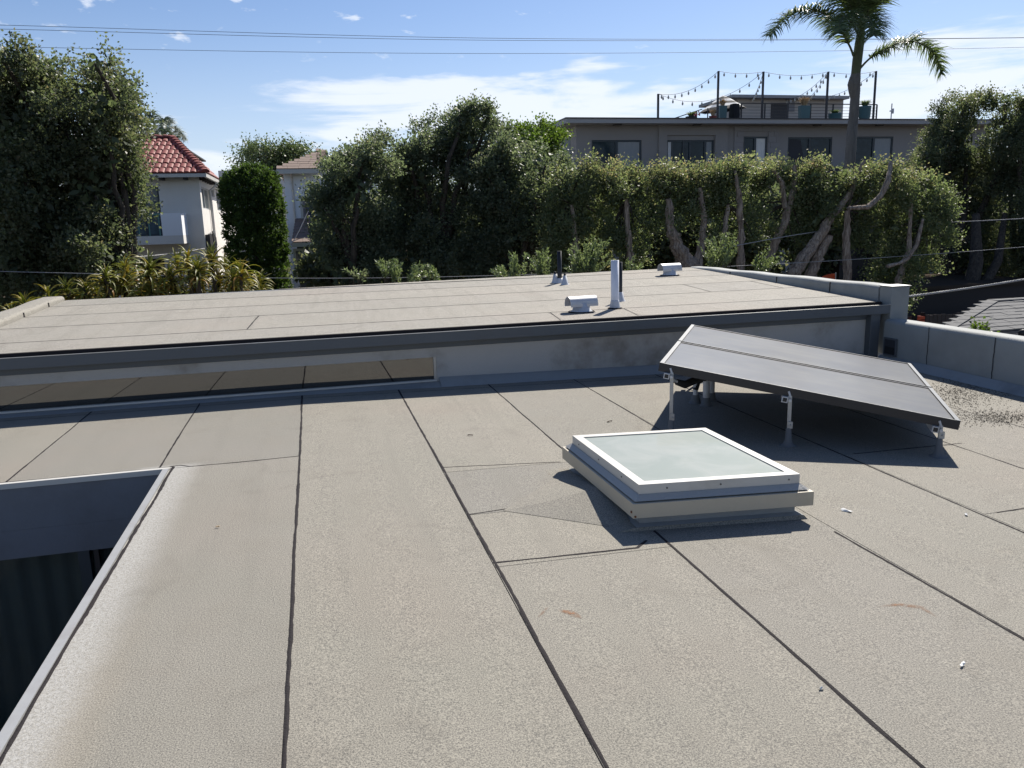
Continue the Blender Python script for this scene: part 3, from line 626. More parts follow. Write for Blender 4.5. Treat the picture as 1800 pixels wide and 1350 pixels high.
m = MB(); m.lathe(p, [(.021, .1), (.021, .47), (.017, .47)], 10); m.build('pipe', 'black_plastic', t)
p = upperpt(984, 497); t = thing('vent_stack', 'thick black vent pipe near the far edge of the upper roof', 'pipe', p)
m = MB(); m.lathe(p, [(.075, -.006), (.06, .02), (.045, .07), (.038, .07)], 12); m.build('flashing', 'zinc_paint', t)
m = MB(); m.lathe(p, [(.034, .05), (.034, .465), (.028, .465)], 12); m.build('pipe', 'black_plastic', t)
for pxy, lb in (((976, 497), 'short pipe stub left of the thick black vent pipe'), ((993, 500), 'short pipe stub right of the thick black vent pipe')):
    p = upperpt(*pxy); t = thing('pipe_stub', lb, 'pipe', p)
    m = MB(); m.lathe(p, [(.07, -.006), (.05, .02), (.024, .13), (.02, .13)], 10); m.build('flashing', 'zinc_paint', t)
    m = MB(); m.lathe(p, [(.018, .11), (.018, .165), (.012, .165)], 8); m.build('pipe', 'black_plastic', t)
# ------------------------------------------------------------------ scraps and litter on the lower roof
def scrap(pxy, s, ang, name, mat, label, cat='scrap', asp=.5):
    p = roofpt(*pxy)+Vector((0, 0, .002)); m = MB(); c, s_ = math.cos(ang), math.sin(ang); vs = []
    prof = [(-1, -.2), (-.6, -.5), (.1, -.35), (.7, -.55), (1, 0), (.5, .5), (-.1, .3), (-.7, .45)]
    vs.append(p+Vector((0, 0, .010)))
    for x, y in prof:
        x *= s*random.uniform(.8, 1.1); y *= s*asp*2*random.uniform(.8, 1.1); vs.append(p+Vector((x*c-y*s_, x*s_+y*c, random.uniform(0, .012))))
    m.add(vs, [(0, i, i % 8+1) for i in range(1, 9)]); lo = [v-Vector((0, 0, .0015)) for v in vs]; m.add(lo, [(0, i % 8+1, i) for i in range(1, 9)])
    m.thing(name, mat, label, cat)
scrap((1487, 899), .034, 2.2, 'paper_scrap', 'paper', 'torn white paper scrap lying right of the skylight', asp=.32)
scrap((1691, 1171), .020, .5, 'paper_scrap', 'paper', 'small white paper scrap on the felt at lower right', asp=.3)
scrap((1444, 1212), .010, .2, 'paper_scrap', 'paper', 'tiny round white scrap beside a seam at the bottom right')
scrap((383, 928), .012, .2, 'dry_leaf', 'dry_grass', 'small pale leaf on the felt right of the light well', 'leaf')
scrap((1071, 742), .028, .1, 'dry_leaf', 'scrap_brown', 'flat brown leaf on the felt behind the skylight', 'leaf', asp=.25)
scrap((827, 766), .026, .1, 'dry_leaf', 'scrap_brown', 'flat brown leaf in the middle of the lower roof', 'leaf', asp=.2)
scrap((1698, 906), .016, 1.1, 'paper_scrap', 'paper', 'pale crumb of paper beside the short cross seam at right')
N = 3600; pts = []
while len(pts) < N:
    k = random.random()
    px, py = (random.gauss(1690, 45), random.gauss(690, 15)) if k < .62 else (random.gauss(1755, 45), random.gauss(734, 7))
    if px > 1800 or px < 1612: continue
    q = roofpt(px, py)
    if q.x > 6.17: continue
    pts.append((q.x, q.y, q.z+.002))
c = np.array(pts); n = len(c); s_ = RNG.uniform(.002, .009, n); a = RNG.uniform(0, 6.28, n)
u = np.stack([np.cos(a)*s_, np.sin(a)*s_, RNG.uniform(-.3, .3, n)*s_], 1); v = np.stack([-np.sin(a)*s_*.5, np.cos(a)*s_*.5, RNG.uniform(.0, .5, n)*s_], 1)
V = np.stack([c-u, c-v+[0, 0, .003], c+u, c+v+[0, 0, .003]], 1).reshape(-1, 3)
o = bpy.data.objects.new('leaf_litter', fast_mesh('leaf_litter', V-c.mean(0), 'litter', RNG.random(n))); o.location = c.mean(0); COL.objects.link(o)
tag(o, 'dark scattered leaf litter on the felt by the right parapet', 'leaf litter', kind='stuff')
# ------------------------------------------------------------------ neighbouring buildings
def rect(px0, py0, px1, py1, Y):
    xm, ym = (px0+px1)/2, (py0+py1)/2
    return PY(px0, ym, Y).x, PY(px1, ym, Y).x, PY(xm, py1, Y).z, PY(xm, py0, Y).z      # x0, x1, z0, z1
def fq(x0, x1, z0, z1, Y): return [(x0, Y, z0), (x1, Y, z0), (x1, Y, z1), (x0, Y, z1)]
# ---- apartment block with the roof deck
AY = 42.; ax0 = PY(1013, 250, AY).x; ax1 = PY(1740, 240, AY).x; AZ1 = PY(1300, 221, AY).z; AZT = PY(1300, 209.5, AY-1.).z
AP = thing('apartment_building', 'grey flat-roofed apartment block with a furnished roof deck behind the clipped trees', 'building', ((ax0+ax1)/2, AY+4, GZ))
wins = [(1040, 246, 1128, 'c'), (1172, 246, 1255, 'w'), (1307, 240, 1349, 'p'), (1385, 241, 1463, 'd'), (1503, 240, 1570, 'c'), (1625, 238, 1690, 'c')]
ZW1 = max(rect(a, t, b_, t+20, AY)[3] for a, t, b_, _ in wins); ZW0 = ZW1-2.15
m = MB(); m.box((ax0, AY, ZW1), (ax1, AY+.3, AZ1)); m.box((ax0, AY, ZW0-1.2), (ax1, AY+.3, ZW0))
xs = [ax0]
for a, t, b_, _ in wins:
    r = rect(a, t, b_, t+20, AY); xs += [r[0], r[1]]
xs.append(ax1)
for i in range(0, len(xs), 2): m.box((xs[i], AY, ZW0), (xs[i+1], AY+.3, ZW1))
m.box((ax0, AY, GZ), (ax1, AY+.3, ZW0-1.2)); m.box((ax0, AY+.3, GZ), (ax0+.3, AY+11, AZ1)); m.box((ax1-.3, AY+.3, GZ), (ax1, AY+11, AZ1)); m.box((ax0, AY+11, GZ), (ax1, AY+11.3, AZ1))
m.build('wall', 'apt_stucco', AP)
m = MB(); x = PY(1157, 240, AY).x; m.box((x, AY-.12, ZW0-1.2), (xs[3]-.02, AY-.003, AZ1)); x2 = PY(1278, 240, AY).x; m.box((xs[4]+.02, AY-.12, ZW0-1.2), (x2, AY-.003, AZ1)); m.box((xs[3]-.02, AY-.12, ZW1+.02), (xs[4]+.02, AY-.003, AZ1)); m.build('wall_panel', 'apt_stucco', AP)
# side wall opening at the left end
m = MB(); r0 = PY(994, 240, AY+1.5); m.box((ax0-.012, AY+1.0, ZW0), (ax0-.003, AY+3.2, ZW1)); m.build('window', 'window_frame_dark', AP)
for (a, t, b_, kind), i in zip(wins, range(9)):
    x0, x1 = xs[1+2*i], xs[2+2*i]; z0, z1 = ZW0, rect(a, t, b_, t+20, AY)[3]-.0
    if z1 < ZW1-.02:
        m = MB(); m.box((x0, AY+.002, z1), (x1, AY+.29, ZW1-.001)); m.build('lintel', 'apt_stucco', AP)
    f = MB(); f.frame(fq(x0, x1, z0, z1-.003, AY+.04), .09, .08); xm = (x0+x1)/2
    if kind == 'w':
        for t_ in (.12, .36, .5, .82): xx = x0+(x1-x0)*t_; f.box((xx-.06, AY+.045, z0+.09), (xx+.06, AY+.12, z1-.095))
    else: f.box((xm-.07, AY+.045, z0+.09), (xm+.07, AY+.12, z1-.095))
    f = f.build('window', 'window_frame_dark', AP)
    m = MB(); m.box((x0+.08, AY+.10, z0+.08), (x1-.08, AY+.115, z1-.08)); m.build('pane', 'apt_glass', f)
    def drape(xa, xb, za, zb, mat='curtain', yy=AY+.095):
        m = MB(); n_ = 14; vs = []
        for k in range(n_+1): xx = xa+(xb-xa)*k/n_; vs += [(xx, yy+.012*math.cos(k*1.9), za), (xx, yy+.012*math.cos(k*1.9), zb)]
        m.add(vs, [(2*k, 2*k+2, 2*k+3, 2*k+1) for k in range(n_)], True); m.build('curtain', mat, f)
    if kind == 'w': drape(x0+.1, x0+(x1-x0)*.11, z0+.1, z1-.1, 'white_cloth', AY+.07); drape(x0+(x1-x0)*.85, x1-.1, z0+.1, z1-.1, 'curtain', AY+.08)
    if kind == 'p': drape(xm+.08, x1-.1, z0+.1, z1-.1, 'white_cloth', AY+.08)
    if kind == 'c': drape(xm+.08, x1-.1, z0+.1, z1-.1, 'curtain', AY+.085)
    if kind == 'd':
        m = MB(); m.add([(x0+.15, AY+.09, z0+.1), (xm-.15, AY+.09, z0+.1), (x0+.9, AY+.085, z1-.2)], [(0, 1, 2)]); m.add([(x0+.1, AY+.08, z0+.1), (x0+.3, AY+.08, z0+.1), (x0+.9, AY+.085, z1-.15), (x0+.1, AY+.08, z1-.1)], [(0, 1, 2, 3)]); m.build('curtain', 'apt_dark', f)
# slate cladding round the narrow window: single slabs
sx0, sx1 = PY(1290, 240, AY).x, PY(1368, 240, AY).x; wx0, wx1 = xs[5], xs[6]; zc = AZ1-.02; k = 0
while zc > ZW0-1.1:
    h = .30; x = sx0-(.35 if k % 2 else 0)
    while x < sx1:
        w_ = random.choice((.55, .7, .9)); a, b_ = max(x, sx0), min(x+w_, sx1); x += w_
        segs = [(a, b_)]
        if zc-h < ZW1+.02: segs = [(a, min(b_, wx0-.02)), (max(a, wx1+.02), b_)]
        for a, b_ in segs:
            if b_-a > .06:
                m = MB(); m.box((a+.008, AY-.045-random.random()*.03, zc-h+.008), (b_-.008, AY-.004, zc)); m.build('stone', 'stone_slab', AP)
    zc -= h; k += 1
# roof slab with deep fascia
m = MB(); m.box((ax0-.9, AY-1.0, AZ1+.002), (ax1, AY+11.6, AZT)); sl_ = m.build('roof_slab', 'apt_fascia', AP)
m = MB(); m.box((ax0-.93, AY-1.04, AZT+.001), (ax1, AY+11.6, AZT+.06)); m.build('roof_edge', 'deck_metal', AP)
for px in (1085, 1225, 1436, 1545):
    p = PY(px, 224, AY-.5); m = MB(); m.box((p.x-.22, AY-.62, AZ1-.06), (p.x+.22, AY-.4, AZ1)); m.build('ceiling_light', 'deck_metal', AP)
m = MB(); r = rect(1030, 285, 1085, 312, AY-1.2); m.box((r[0], AY-1.2, r[2]-.3), (r[1], AY-.02, r[3])); m.build('balcony', 'apt_dark', AP)
m = MB(); r = rect(1100, 283, 1600, 300, AY-1.2); m.box((r[0], AY-1.2, r[2]-.6), (r[1], AY-.13, r[3]-.35)); m.build('balcony', 'apt_dark', AP)
DZ = AZT+.06
# penthouse
PYY = 49.; r = rect(1296, 175, 1482, 206, PYY)
m = MB(); m.box((r[0], PYY, DZ), (r[1], PYY+3.5, r[3])); ph = m.build('penthouse', 'penthouse', AP)
rr = rect(1284, 168, 1490, 176, PYY-.4); m = MB(); m.box((rr[0], PYY-.6, r[3]+.002), (rr[1], PYY+4, rr[3])); m.build('roof', 'apt_fascia', ph)
q = rect(1355, 181, 1385, 206, PYY); m = MB(); m.box((q[0], PYY-.03, DZ+.02), (q[1], PYY-.003, q[3])); m.build('door', 'deck_metal', ph)
q = rect(1384, 178, 1396, 196, PYY); m = MB(); m.box((q[0], PYY-.06, q[2]), (q[1], PYY-.003, q[3])); m.build('wall_box', 'stone_slab', ph)
# deck railing
RY = 44.; RL = thing('deck_railing', 'thin dark metal railing along the roof deck', 'railing', (PY(1420, 205, RY).x, RY, DZ))
rx0, rx1 = PY(1303, 195, RY).x, PY(1541, 195, RY).x; RT = PY(1420, 183.5, RY).z
for x in np.linspace(rx0, rx1, 7): m = MB(); m.bar((x, RY, DZ), (x, RY, RT), .07, .07); m.build('post', 'deck_metal', RL)
m = MB(); m.bar((rx0, RY, RT+.026), (rx1, RY, RT+.026), .09, .05); m.build('top_rail', 'deck_metal', RL)
for k in range(1, 7):
    z = DZ+(RT-DZ)*k/7.; m = MB(); m.bar((rx0, RY+.04, z), (rx1, RY+.04, z), .018, .018); m.build('cable', 'deck_metal', RL)
SR = thing('stair_railing', 'sloping dark stair rail at the left end of the roof deck', 'railing', (PY(1205, 205, 43.5).x, 43.5, DZ))
a, b_ = PY(1182, 209, 43.5), PY(1234, 192, 43.5); m = MB(); m.bar(a, b_, .06, .05); m.build('handrail', 'deck_metal', SR)
for t_ in (.2, .82, ): p = a.lerp(b_, t_); m = MB(); m.bar((p.x, p.y, DZ), p, .05, .05); m.build('post', 'deck_metal', SR)
p = PY(1244, 200, 43.5); m = MB(); m.bar((p.x, 43.5, DZ), (p.x, 43.5, PY(1244, 190, 43.5).z), .05, .05); m.build('post', 'deck_metal', SR)
# posts and string lights
tops = {}
for key, (px, py, Y, lb) in enumerate(((1157, 165, 43.2, 'short slim post at the left end of the roof deck'), (1263, 125, 43.6, 'tall slim post beside the striped umbrella on the roof deck'), (1342, 126, 43.6, 'tall slim post right of the umbrella, before the penthouse'), (1456, 126, 43.6, 'tall slim post left of the palm trunk on the roof deck'), (1540, 125, 43.6, 'tall slim post right of the palm trunk on the roof deck'))):
    t = PY(px, py, Y); tops[key] = t; m = MB(); m.bar((t.x, Y, DZ), t, .10, .10); m.thing('light_post', 'deck_metal', lb, 'post', 'posts of the string lights')
t = PY(1568, 182, 44); m = MB(); m.bar((t.x, 44, DZ), t, .045, .045); m.bar(t+Vector((-.12, 0, -.45)), t+Vector((.16, 0, -.45)), .07, .07); m.bar(t+Vector((.1, 0, -.6)), t+Vector((.1, 0, -.3)), .09, .09)
m.thing('vent_mast', 'galvanised', 'thin mast with a small cross arm on the roof right of the palm', 'mast')
bm_ = MB(); bm_.lathe((0, 0, 0), [(.014, 0), (.018, -.05), (.05, -.10), (.055, -.17), (.03, -.22), (.008, -.235)][::-1], 8); bulb_me = bm_.mesh('bulb', 'bulb')
def string_light(a, b_, sag, n, lb):
    t = thing('string_light', lb, 'string light', (a+b_)/2, 'string lights over the roof deck'); o_ = t.location.copy(); P = []
    for i in range(25): s_ = i/24; P.append(a.lerp(b_, s_)-Vector((0, 0, 4*sag*s_*(1-s_))))
    m = MB(); m.tube(P, .012, 5); m.build('cable', 'wire_dark', t)
    for i in range(n):
        s_ = (i+.5)/n; inst('bulb', bulb_me, t, Matrix.Translation(a.lerp(b_, s_)-Vector((0, 0, 4*sag*s_*(1-s_)+.01))-o_))
tp = tops
back = [PY(1322, 173, 49), PY(1415, 178, 49), PY(1380, 176, 49), PY(1490, 172, 49)]
string_light(tp[0], tp[1], .45, 9, 'string of bulbs rising from the short left post to the tall post by the umbrella')
string_light(tp[0], tp[2], .95, 11, 'long low string of bulbs from the short left post to the post before the penthouse')
string_light(tp[1], tp[2], .12, 4, 'nearly level string of bulbs between the umbrella post and its right neighbour')
string_light(tp[2], tp[3], .22, 6, 'slightly sagging string of bulbs between the two middle posts')
string_light(tp[3], tp[4], .15, 4, 'nearly level string of bulbs passing behind the palm trunk')
string_light(tp[2], back[0], .25, 8, 'steep string of bulbs from the second tall post down to the penthouse')
string_light(tp[3], back[2], .35, 10, 'long slanting string of bulbs from the third tall post to the penthouse')
string_light(tp[3], back[1], .2, 8, 'steep string of bulbs from the third tall post down to the penthouse')
string_light(tp[4], back[3]+Vector((-2, 0, 0)), .3, 10, 'slanting string of bulbs from the rightmost post behind the palm')
# umbrella
uc = PY(1271, 167, 45.5); U = thing('patio_umbrella', 'black and white striped patio umbrella on the roof deck', 'umbrella', (uc.x, uc.y, DZ))
m = MB(); m.tube([(uc.x, uc.y, DZ), uc-Vector((0, 0, .1))], .035, 8); m.build('pole', 'deck_metal', U)
for nm, mt_, par in (('canopy', 'white_cloth', 0), ('stripe', 'black_cloth', 1)):
    m = MB(); Rg = 6; R_ = 1.42
    for k in range(Rg):
        if k % 2 != par: continue
        vs = []
        for rr_ in (k/Rg, (k+1)/Rg):
            for s_ in range(8):
                a = 2*math.pi*(s_+.5)/8; r_ = R_*rr_; vs.append(uc+Vector((r_*math.cos(a), r_*math.sin(a), -.90*rr_**1.1+.10*math.cos(a)*rr_)))
        m.add(vs, [(s_, (s_+1) % 8, 8+(s_+1) % 8, 8+s_) for s_ in range(8)])
    m.build(nm, mt_, U)
m = MB()
for s_ in range(8):
    a = 2*math.pi*(s_+.5)/8; m.tube([uc-Vector((0, 0, .04)), uc+Vector((1.38*math.cos(a), 1.38*math.sin(a), -.94+.1*math.cos(a)))], .012, 5)
m.build('ribs', 'deck_metal', U)
# planters
def tuft(m, c, n, h, spread, w_=.02):
    for _ in range(n):
        a = random.random()*6.28; s_ = random.random()**.6*spread; hh = h*random.uniform(.6, 1.05); d_ = Vector((math.cos(a), math.sin(a), 0)); u_ = Vector((-math.sin(a), math.cos(a), 0))*w_
        p0 = c+d_*s_*.15; p1 = c+d_*s_*.6+Vector((0, 0, hh*.7)); p2 = c+d_*s_*1.25+Vector((0, 0, hh))
        m.add([p0-u_, p0+u_, p1+u_*.8, p1-u_*.8, p2], [(0, 1, 2, 3), (3, 2, 4)])
def planter(px0, px1, pyt, Y, sq, plant, ph_, lb, taper=.85, col='teal_glaze'):
    x0, x1, _, z1 = rect(px0, pyt, px1, 208, Y); c = Vector(((x0+x1)/2, Y, DZ)); wd = (x1-x0)/2; h = z1-DZ
    t = thing('planter', lb, 'planter', c, 'planters on the roof deck'); m = MB()
    if sq:
        for k in range(1): m.hexa([c+Vector((sx_*wd*taper*.8, sy_*wd*taper*.4, 0)) for sx_, sy_ in ((-1, -1), (1, -1), (1, 1), (-1, 1))]+[c+Vector((sx_*wd*.8, sy_*wd*.4, h)) for sx_, sy_ in ((-1, -1), (1, -1), (1, 1), (-1, 1))])
    else: m.lathe(c, [(wd*.7, 0), (wd*.95, h*.5), (wd, h*.92), (wd*1.05, h), (wd*.9, h)], 14)
    m.build('pot', col, t)
    m = MB(); tuft(m, c+Vector((0, 0, h-.05)), 150, ph_, wd*1.15, .025); o_ = m.build('plant', 'dry_grass' if plant != 'green' else 'leaf_shrub', t); o_['kind'] = 'stuff'
    return t, c, h, wd
planter(1262, 1278, 186, 43.9, True, 'dry', .45, 'tall square teal planter under the striped umbrella')
planter(1403, 1424, 186, 43.8, True, 'dry', .62, 'wide tall teal planter with pale feathery grass before the penthouse')
planter(1458, 1477, 200, 43.8, False, 'green', .28, 'low round teal pot beside the palm trunk')
planter(1511, 1529, 187, 43.8, False, 'green', .42, 'tall round teal planter with green grass right of the palm trunk')
planter(1247, 1259, 204, 43.2, False, 'dry', .42, 'small pot of pale grass left of the tall square planter', col='terracotta')
t, c, h, wd = planter(1206, 1224, 205, 43.2, False, 'green', .32, 'small bowl with green leaves and red flowers at the deck edge', col='deck_metal')
m = MB()
for _ in range(26):
    p = c+Vector((wd*random.uniform(.2, 1.25), random.uniform(-.3, .3), h+random.uniform(.02, .26))); m.add([p+Vector((-.05, 0, -.03)), p+Vector((.05, .02, -.03)), p+Vector((.03, .03, .05)), p+Vector((-.04, 0, .05))], [(0, 1, 2, 3)])
m.build('flowers', 'red_petal', t)
# covered chair
x0, x1, _, z1 = rect(1284, 183, 1298, 208, 43.9); c = Vector(((x0+x1)/2, 43.9, DZ)); wd = (x1-x0)/2
t = thing('covered_chair', 'deck chair under a black cloth right of the umbrella post', 'chair', c); m = MB(); vs = []; hs = [(1., .18), (1.02, .5), (.95, .85), (.85, 1.)]
for f_, hz in hs:
    for k in range(12): a = 2*math.pi*k/12; vs.append(c+Vector((wd*f_*math.copysign(abs(math.cos(a))**.5, math.cos(a)), .3*f_*math.copysign(abs(math.sin(a))**.5, math.sin(a)), (z1-DZ)*hz+(.08*math.sin(k*2.3) if hz < .3 else 0))))
m.add(vs, [(i*12+k, i*12+(k+1) % 12, i*12+12+(k+1) % 12, i*12+12+k) for i in range(3) for k in range(12)]); m.add(vs[-12:], [tuple(range(12))]); m.build('cover', 'black_cloth', t)
for sx_ in (-.7, .7):
    for sy_ in (-.2, .2): m = MB(); m.bar(c+Vector((sx_*wd, sy_, 0)), c+Vector((sx_*wd, sy_, .5)), .04, .04); m.build('leg', 'deck_metal', t)
# ------------------------------------------------------------------ house with the red tiled roof
HY = 30.
hc = PY(351, 330, HY); hx1 = hc.x; hx0 = PY(120, 330, HY).x; ez = PY(310, 305, HY-.5).z      # right front corner, eave height
RH = thing('red_roof_house', 'pale stucco house with a red barrel-tile roof behind the tall left trees', 'house', ((hx0+hx1)/2, HY+4, GZ))
dx0, dx1, dz0, dz1 = rect(225, 327, 283, 416, HY)
gx0_, gx1_, gz0_, gz1_ = rect(238, 455, 292, 520, HY)
m = MB(); m.box((hx0, HY, dz1), (hx1, HY+.25, ez-.02)); m.box((dx1, HY, gz1_), (hx1, HY+.25, dz1)); m.box((hx0, HY, gz1_), (dx0, HY+.25, dz1)); m.box((dx0, HY, gz1_), (dx1, HY+.25, dz0)); m.box((hx0, HY, GZ), (gx0_, HY+.25, gz1_)); m.box((gx1_, HY, GZ), (hx1, HY+.25, gz1_))
# side wall (faces right) with window holes
sy0, sy1 = HY+.25, HY+12.
def sidew(pxa, pxb, pya, pyb):
    def yat(px, py): d_ = ray(px, py); return (d_*(hx1/d_.x)).y
    ym = (pya+pyb)/2; ya, yb = yat(pxa, ym), yat(pxb, ym)
    xm = (pxa+pxb)/2; d_ = ray(xm, pya); z1_ = EYE+(d_*(hx1/d_.x)).z; d_ = ray(xm, pyb); return ya, yb, EYE+(d_*(hx1/d_.x)).z, z1_
sw = [sidew(355.5, 368.5, 331, 368), sidew(371, 376.5, 331, 346), sidew(381, 389.5, 337, 371)]
zlo = min(s_[2] for s_ in sw); zhi = max(s_[3] for s_ in sw)
m.box((hx1-.25, sy0, zhi), (hx1, sy1, ez-.02)); m.box((hx1-.25, sy0, GZ), (hx1, sy1, zlo)); cur = sy0
for s_ in sw:
    m.box((hx1-.25, cur, zlo), (hx1, s_[0], zhi)); cur = s_[1]
    if s_[3] < zhi-.01: m.box((hx1-.25, s_[0], s_[3]), (hx1, s_[1], zhi))
    if s_[2] > zlo+.01: m.box((hx1-.25, s_[0], zlo), (hx1, s_[1], s_[2]))
m.box((hx1-.25, cur, zlo), (hx1, sy1, zhi)); m.box((hx0, sy0, GZ), (hx0+.25, sy1, ez-.02)); m.box((hx0, sy1, GZ), (hx1, sy1+.25, ez-.02))
m.build('wall', 'house_stucco', RH)
for s_ in sw:
    f = MB(); f.frame([(hx1-.05, s_[0], s_[2]), (hx1-.05, s_[1], s_[2]), (hx1-.05, s_[1], s_[3]), (hx1-.05, s_[0], s_[3])], .05, .04)
    ymid = (s_[0]+s_[1])/2; f.box((hx1-.085, ymid-.02, s_[2]+.05), (hx1-.055, ymid+.02, s_[3]-.05)); f = f.build('window', 'stucco_pale', RH)
    m = MB(); m.box((hx1-.10, s_[0]+.02, s_[2]+.02), (hx1-.09, s_[1]-.02, s_[3]-.02)); m.build('pane', 'house_glass', f)
f = MB(); f.frame(fq(dx0, dx1, dz0, dz1, HY+.06), .07, .06); f.box(((dx0+dx1)/2-.04, HY+.062, dz0+.07), ((dx0+dx1)/2+.04, HY+.12, dz1-.07)); f = f.build('balcony_door', 'window_frame_dark', RH)
m = MB(); m.box((dx0+.05, HY+.1, dz0+.05), (dx1-.05, HY+.115, dz1-.05)); m.build('pane', 'house_glass', f)
m = MB(); m.box((gx0_, HY+.6, GZ), (gx1_, HY+.65, gz1_)); m.build('garage_shade', 'opening_shade', RH)  # near-black sheet: shade of the open garage painted as a surface
# balcony: slab, solid front panel at the right, green rail
b0, b1, bz0, bz1 = rect(150, 376, 321, 431, HY-1.2); sx_ = rect(285, 376, 321, 431, HY-1.2)
m = MB(); m.box((b0, HY-1.2, bz0), (b1, HY-.002, bz0+.28)); bal = m.build('balcony', 'house_stucco', RH)
m = MB(); m.box((sx_[0], HY-1.2, bz0+.281), (b1, HY-1.05, bz1)); m.box((b1-.15, HY-1.049, bz0+.281), (b1, HY-.002, bz1)); m.build('balcony_panel', 'white_siding', RH)
m = MB(); m.box((b0, HY-1.14, bz1-.05), (sx_[0]-.003, HY-1.10, bz1)); rail = m.build('rail', 'green_paint', RH)
for x in np.arange(b0, sx_[0], .32): m = MB(); m.box((x, HY-1.13, bz0+.281), (x+.035, HY-1.11, bz1-.05)); m.build('baluster', 'green_paint', rail)
# eave, rafters, gutter, downspout, meter
ex1 = PY(361, 305, HY-.6).x; ty = HY+2.3; rxr = PY(303, 243, ty)                                      # eave corner, ridge corner
EC = Vector((ex1, HY-.6, ez)); RC = Vector((rxr.x, ty, rxr.z)); E1 = Vector((ex1, HY+3.4, ez)); R1_ = Vector((RC.x, HY+3.4, RC.z)); EL_ = Vector((hx0-.5, HY-.6, ez)); RLf = Vector((hx0+2, ty, RC.z))
m = MB(); m.slab([EL_, EC, RC, RLf], .05); m.slab([EC, E1, R1_, RC], .05); m.box((hx0+2, ty+.002, RC.z-.08), (RC.x-.002, sy1, RC.z-.02)); rf = m.build('roof', 'timber_dark', RH)
m = MB(); m.box((EL_.x, HY-.62, ez-.13), (ex1+.02, HY-.56, ez-.012)); m.box((ex1-.06, HY-.559, ez-.13), (ex1+.02, E1.y, ez-.012)); m.build('eave_board', 'white_frame', rf)
for x in np.arange(ex1-9, ex1-.2, .75): m = MB(); m.box((x, HY-.55, ez-.20), (x+.10, HY-.003, ez-.075)); m.build('rafter', 'timber_dark', RH)
for y in np.arange(HY+.1, E1.y, .7): m = MB(); m.box((hx1+.003, y, ez-.20), (ex1-.065, y+.10, ez-.075)); m.build('rafter', 'timber_dark', RH)
tm = MB(); vs = []; n_ = 6                     # one barrel tile: x across, y up the slope
for yy in (0., 1.):
    for k in range(n_+1): a = math.pi*k/n_; vs.append((-.5*math.cos(a), yy, .34*math.sin(a)+.1-.14*yy))
tm.add(vs, [(k, k+1, n_+1+k+1, n_+1+k) for k in range(n_)], True); tm.add([(-.5, 0, 0), (.5, 0, 0)]+vs[:n_+1], [(0, 1)+tuple(range(8, 1, -1))]); tile_me = tm.mesh('roof_tile', 'terracotta')
up_ = (RLf-EL_); slope = Vector((0, RC.y-EC.y, RC.z-EC.z)); rows = 8; th = slope.length/rows; sd = slope.normalized(); nrm = Vector((1, 0, 0)).cross(sd).normalized(); tw = .205
for r in range(rows):
    y0 = EC+sd*(th*r); hipx = EC.x+(RC.x-EC.x)*(r+.35)/rows; x = hipx-tw*.6; left = PY(215, 270, HY).x
    while x > left:
        p = Vector((x, y0.y, y0.z))+nrm*.01-root_loc(RH); s_ = random.uniform(.97, 1.03)
        mt = Matrix(((tw*s_, sd.x*th*1.08, nrm.x*tw*.75, p.x), (0, sd.y*th*1.08, nrm.y*tw*.75, p.y+random.uniform(-.01, .01)), (0, sd.z*th*1.08, nrm.z*tw*.75, p.z), (0, 0, 0, 1)))
        inst('roof_tile', tile_me, rf, mt); x -= tw
hv = RC-EC; hn = 15; hd = hv.normalized(); hs_ = hd.cross(Vector((0, 0, 1))).normalized(); hup = hs_.cross(hd)
for i in range(hn):
    p = EC+hv*(i/hn)+hup*.02-root_loc(RH); L_ = hv.length/hn*1.12; W_ = .30
    inst('ridge_tile', tile_me, rf, Matrix(((hs_.x*W_, hd.x*L_, hup.x*W_, p.x), (hs_.y*W_, hd.y*L_, hup.y*W_, p.y), (hs_.z*W_, hd.z*L_, hup.z*W_, p.z), (0, 0, 0, 1))))
for i in range(16):
    p = RC+Vector((-.30*i-.3, 0, .02))-root_loc(RH); inst('ridge_tile', tile_me, rf, Matrix(((0, .33, 0, p.x), (-.28, 0, 0, p.y), (0, 0, .28, p.z), (0, 0, 0, 1))))
sl2 = Vector((RC.x-EC.x, 0, RC.z-EC.z)); s2d = sl2.normalized(); n2 = s2d.cross(Vector((0, 1, 0))); n2 = n2 if n2.z > 0 else -n2
for r in range(rows):
    q = EC+sl2*(r/rows); y = EC.y+(RC.y-EC.y)*(r+.5)/rows+.2
    while y < E1.y:
        p = Vector((q.x, y, q.z))+n2*.01-root_loc(RH); L_ = sl2.length/rows*1.08
        inst('roof_tile', tile_me, rf, Matrix(((0, s2d.x*L_, n2.x*tw*.75, p.x), (tw, 0, 0, p.y), (0, s2d.z*L_, n2.z*tw*.75, p.z), (0, 0, 0, 1)))); y += tw
yd = HY+2.3; m = MB(); m.tube([(hx1+.35, yd, ez-.15), (hx1+.3, yd, ez-.28), (hx1+.07, yd, ez-.45), (hx1+.07, yd, GZ+.1)], .05, 8); m.build('downspout', 'house_stucco', RH)
m = MB(); m.box((ex1-.05, E1.y, ez-.16), (ex1+.1, sy1, ez-.02)); m.box((hx1-.1, E1.y, ez-.02), (ex1+.08, sy1+.3, ez+.05)); m.build('gutter', 'stucco_pale', RH)
m = MB(); s_ = sidew(362, 374, 412, 445); m.box((hx1+.003, s_[0], s_[2]), (hx1+.16, s_[0]+.9, s_[3])); mb_ = m.build('meter_box', 'deck_metal', RH)
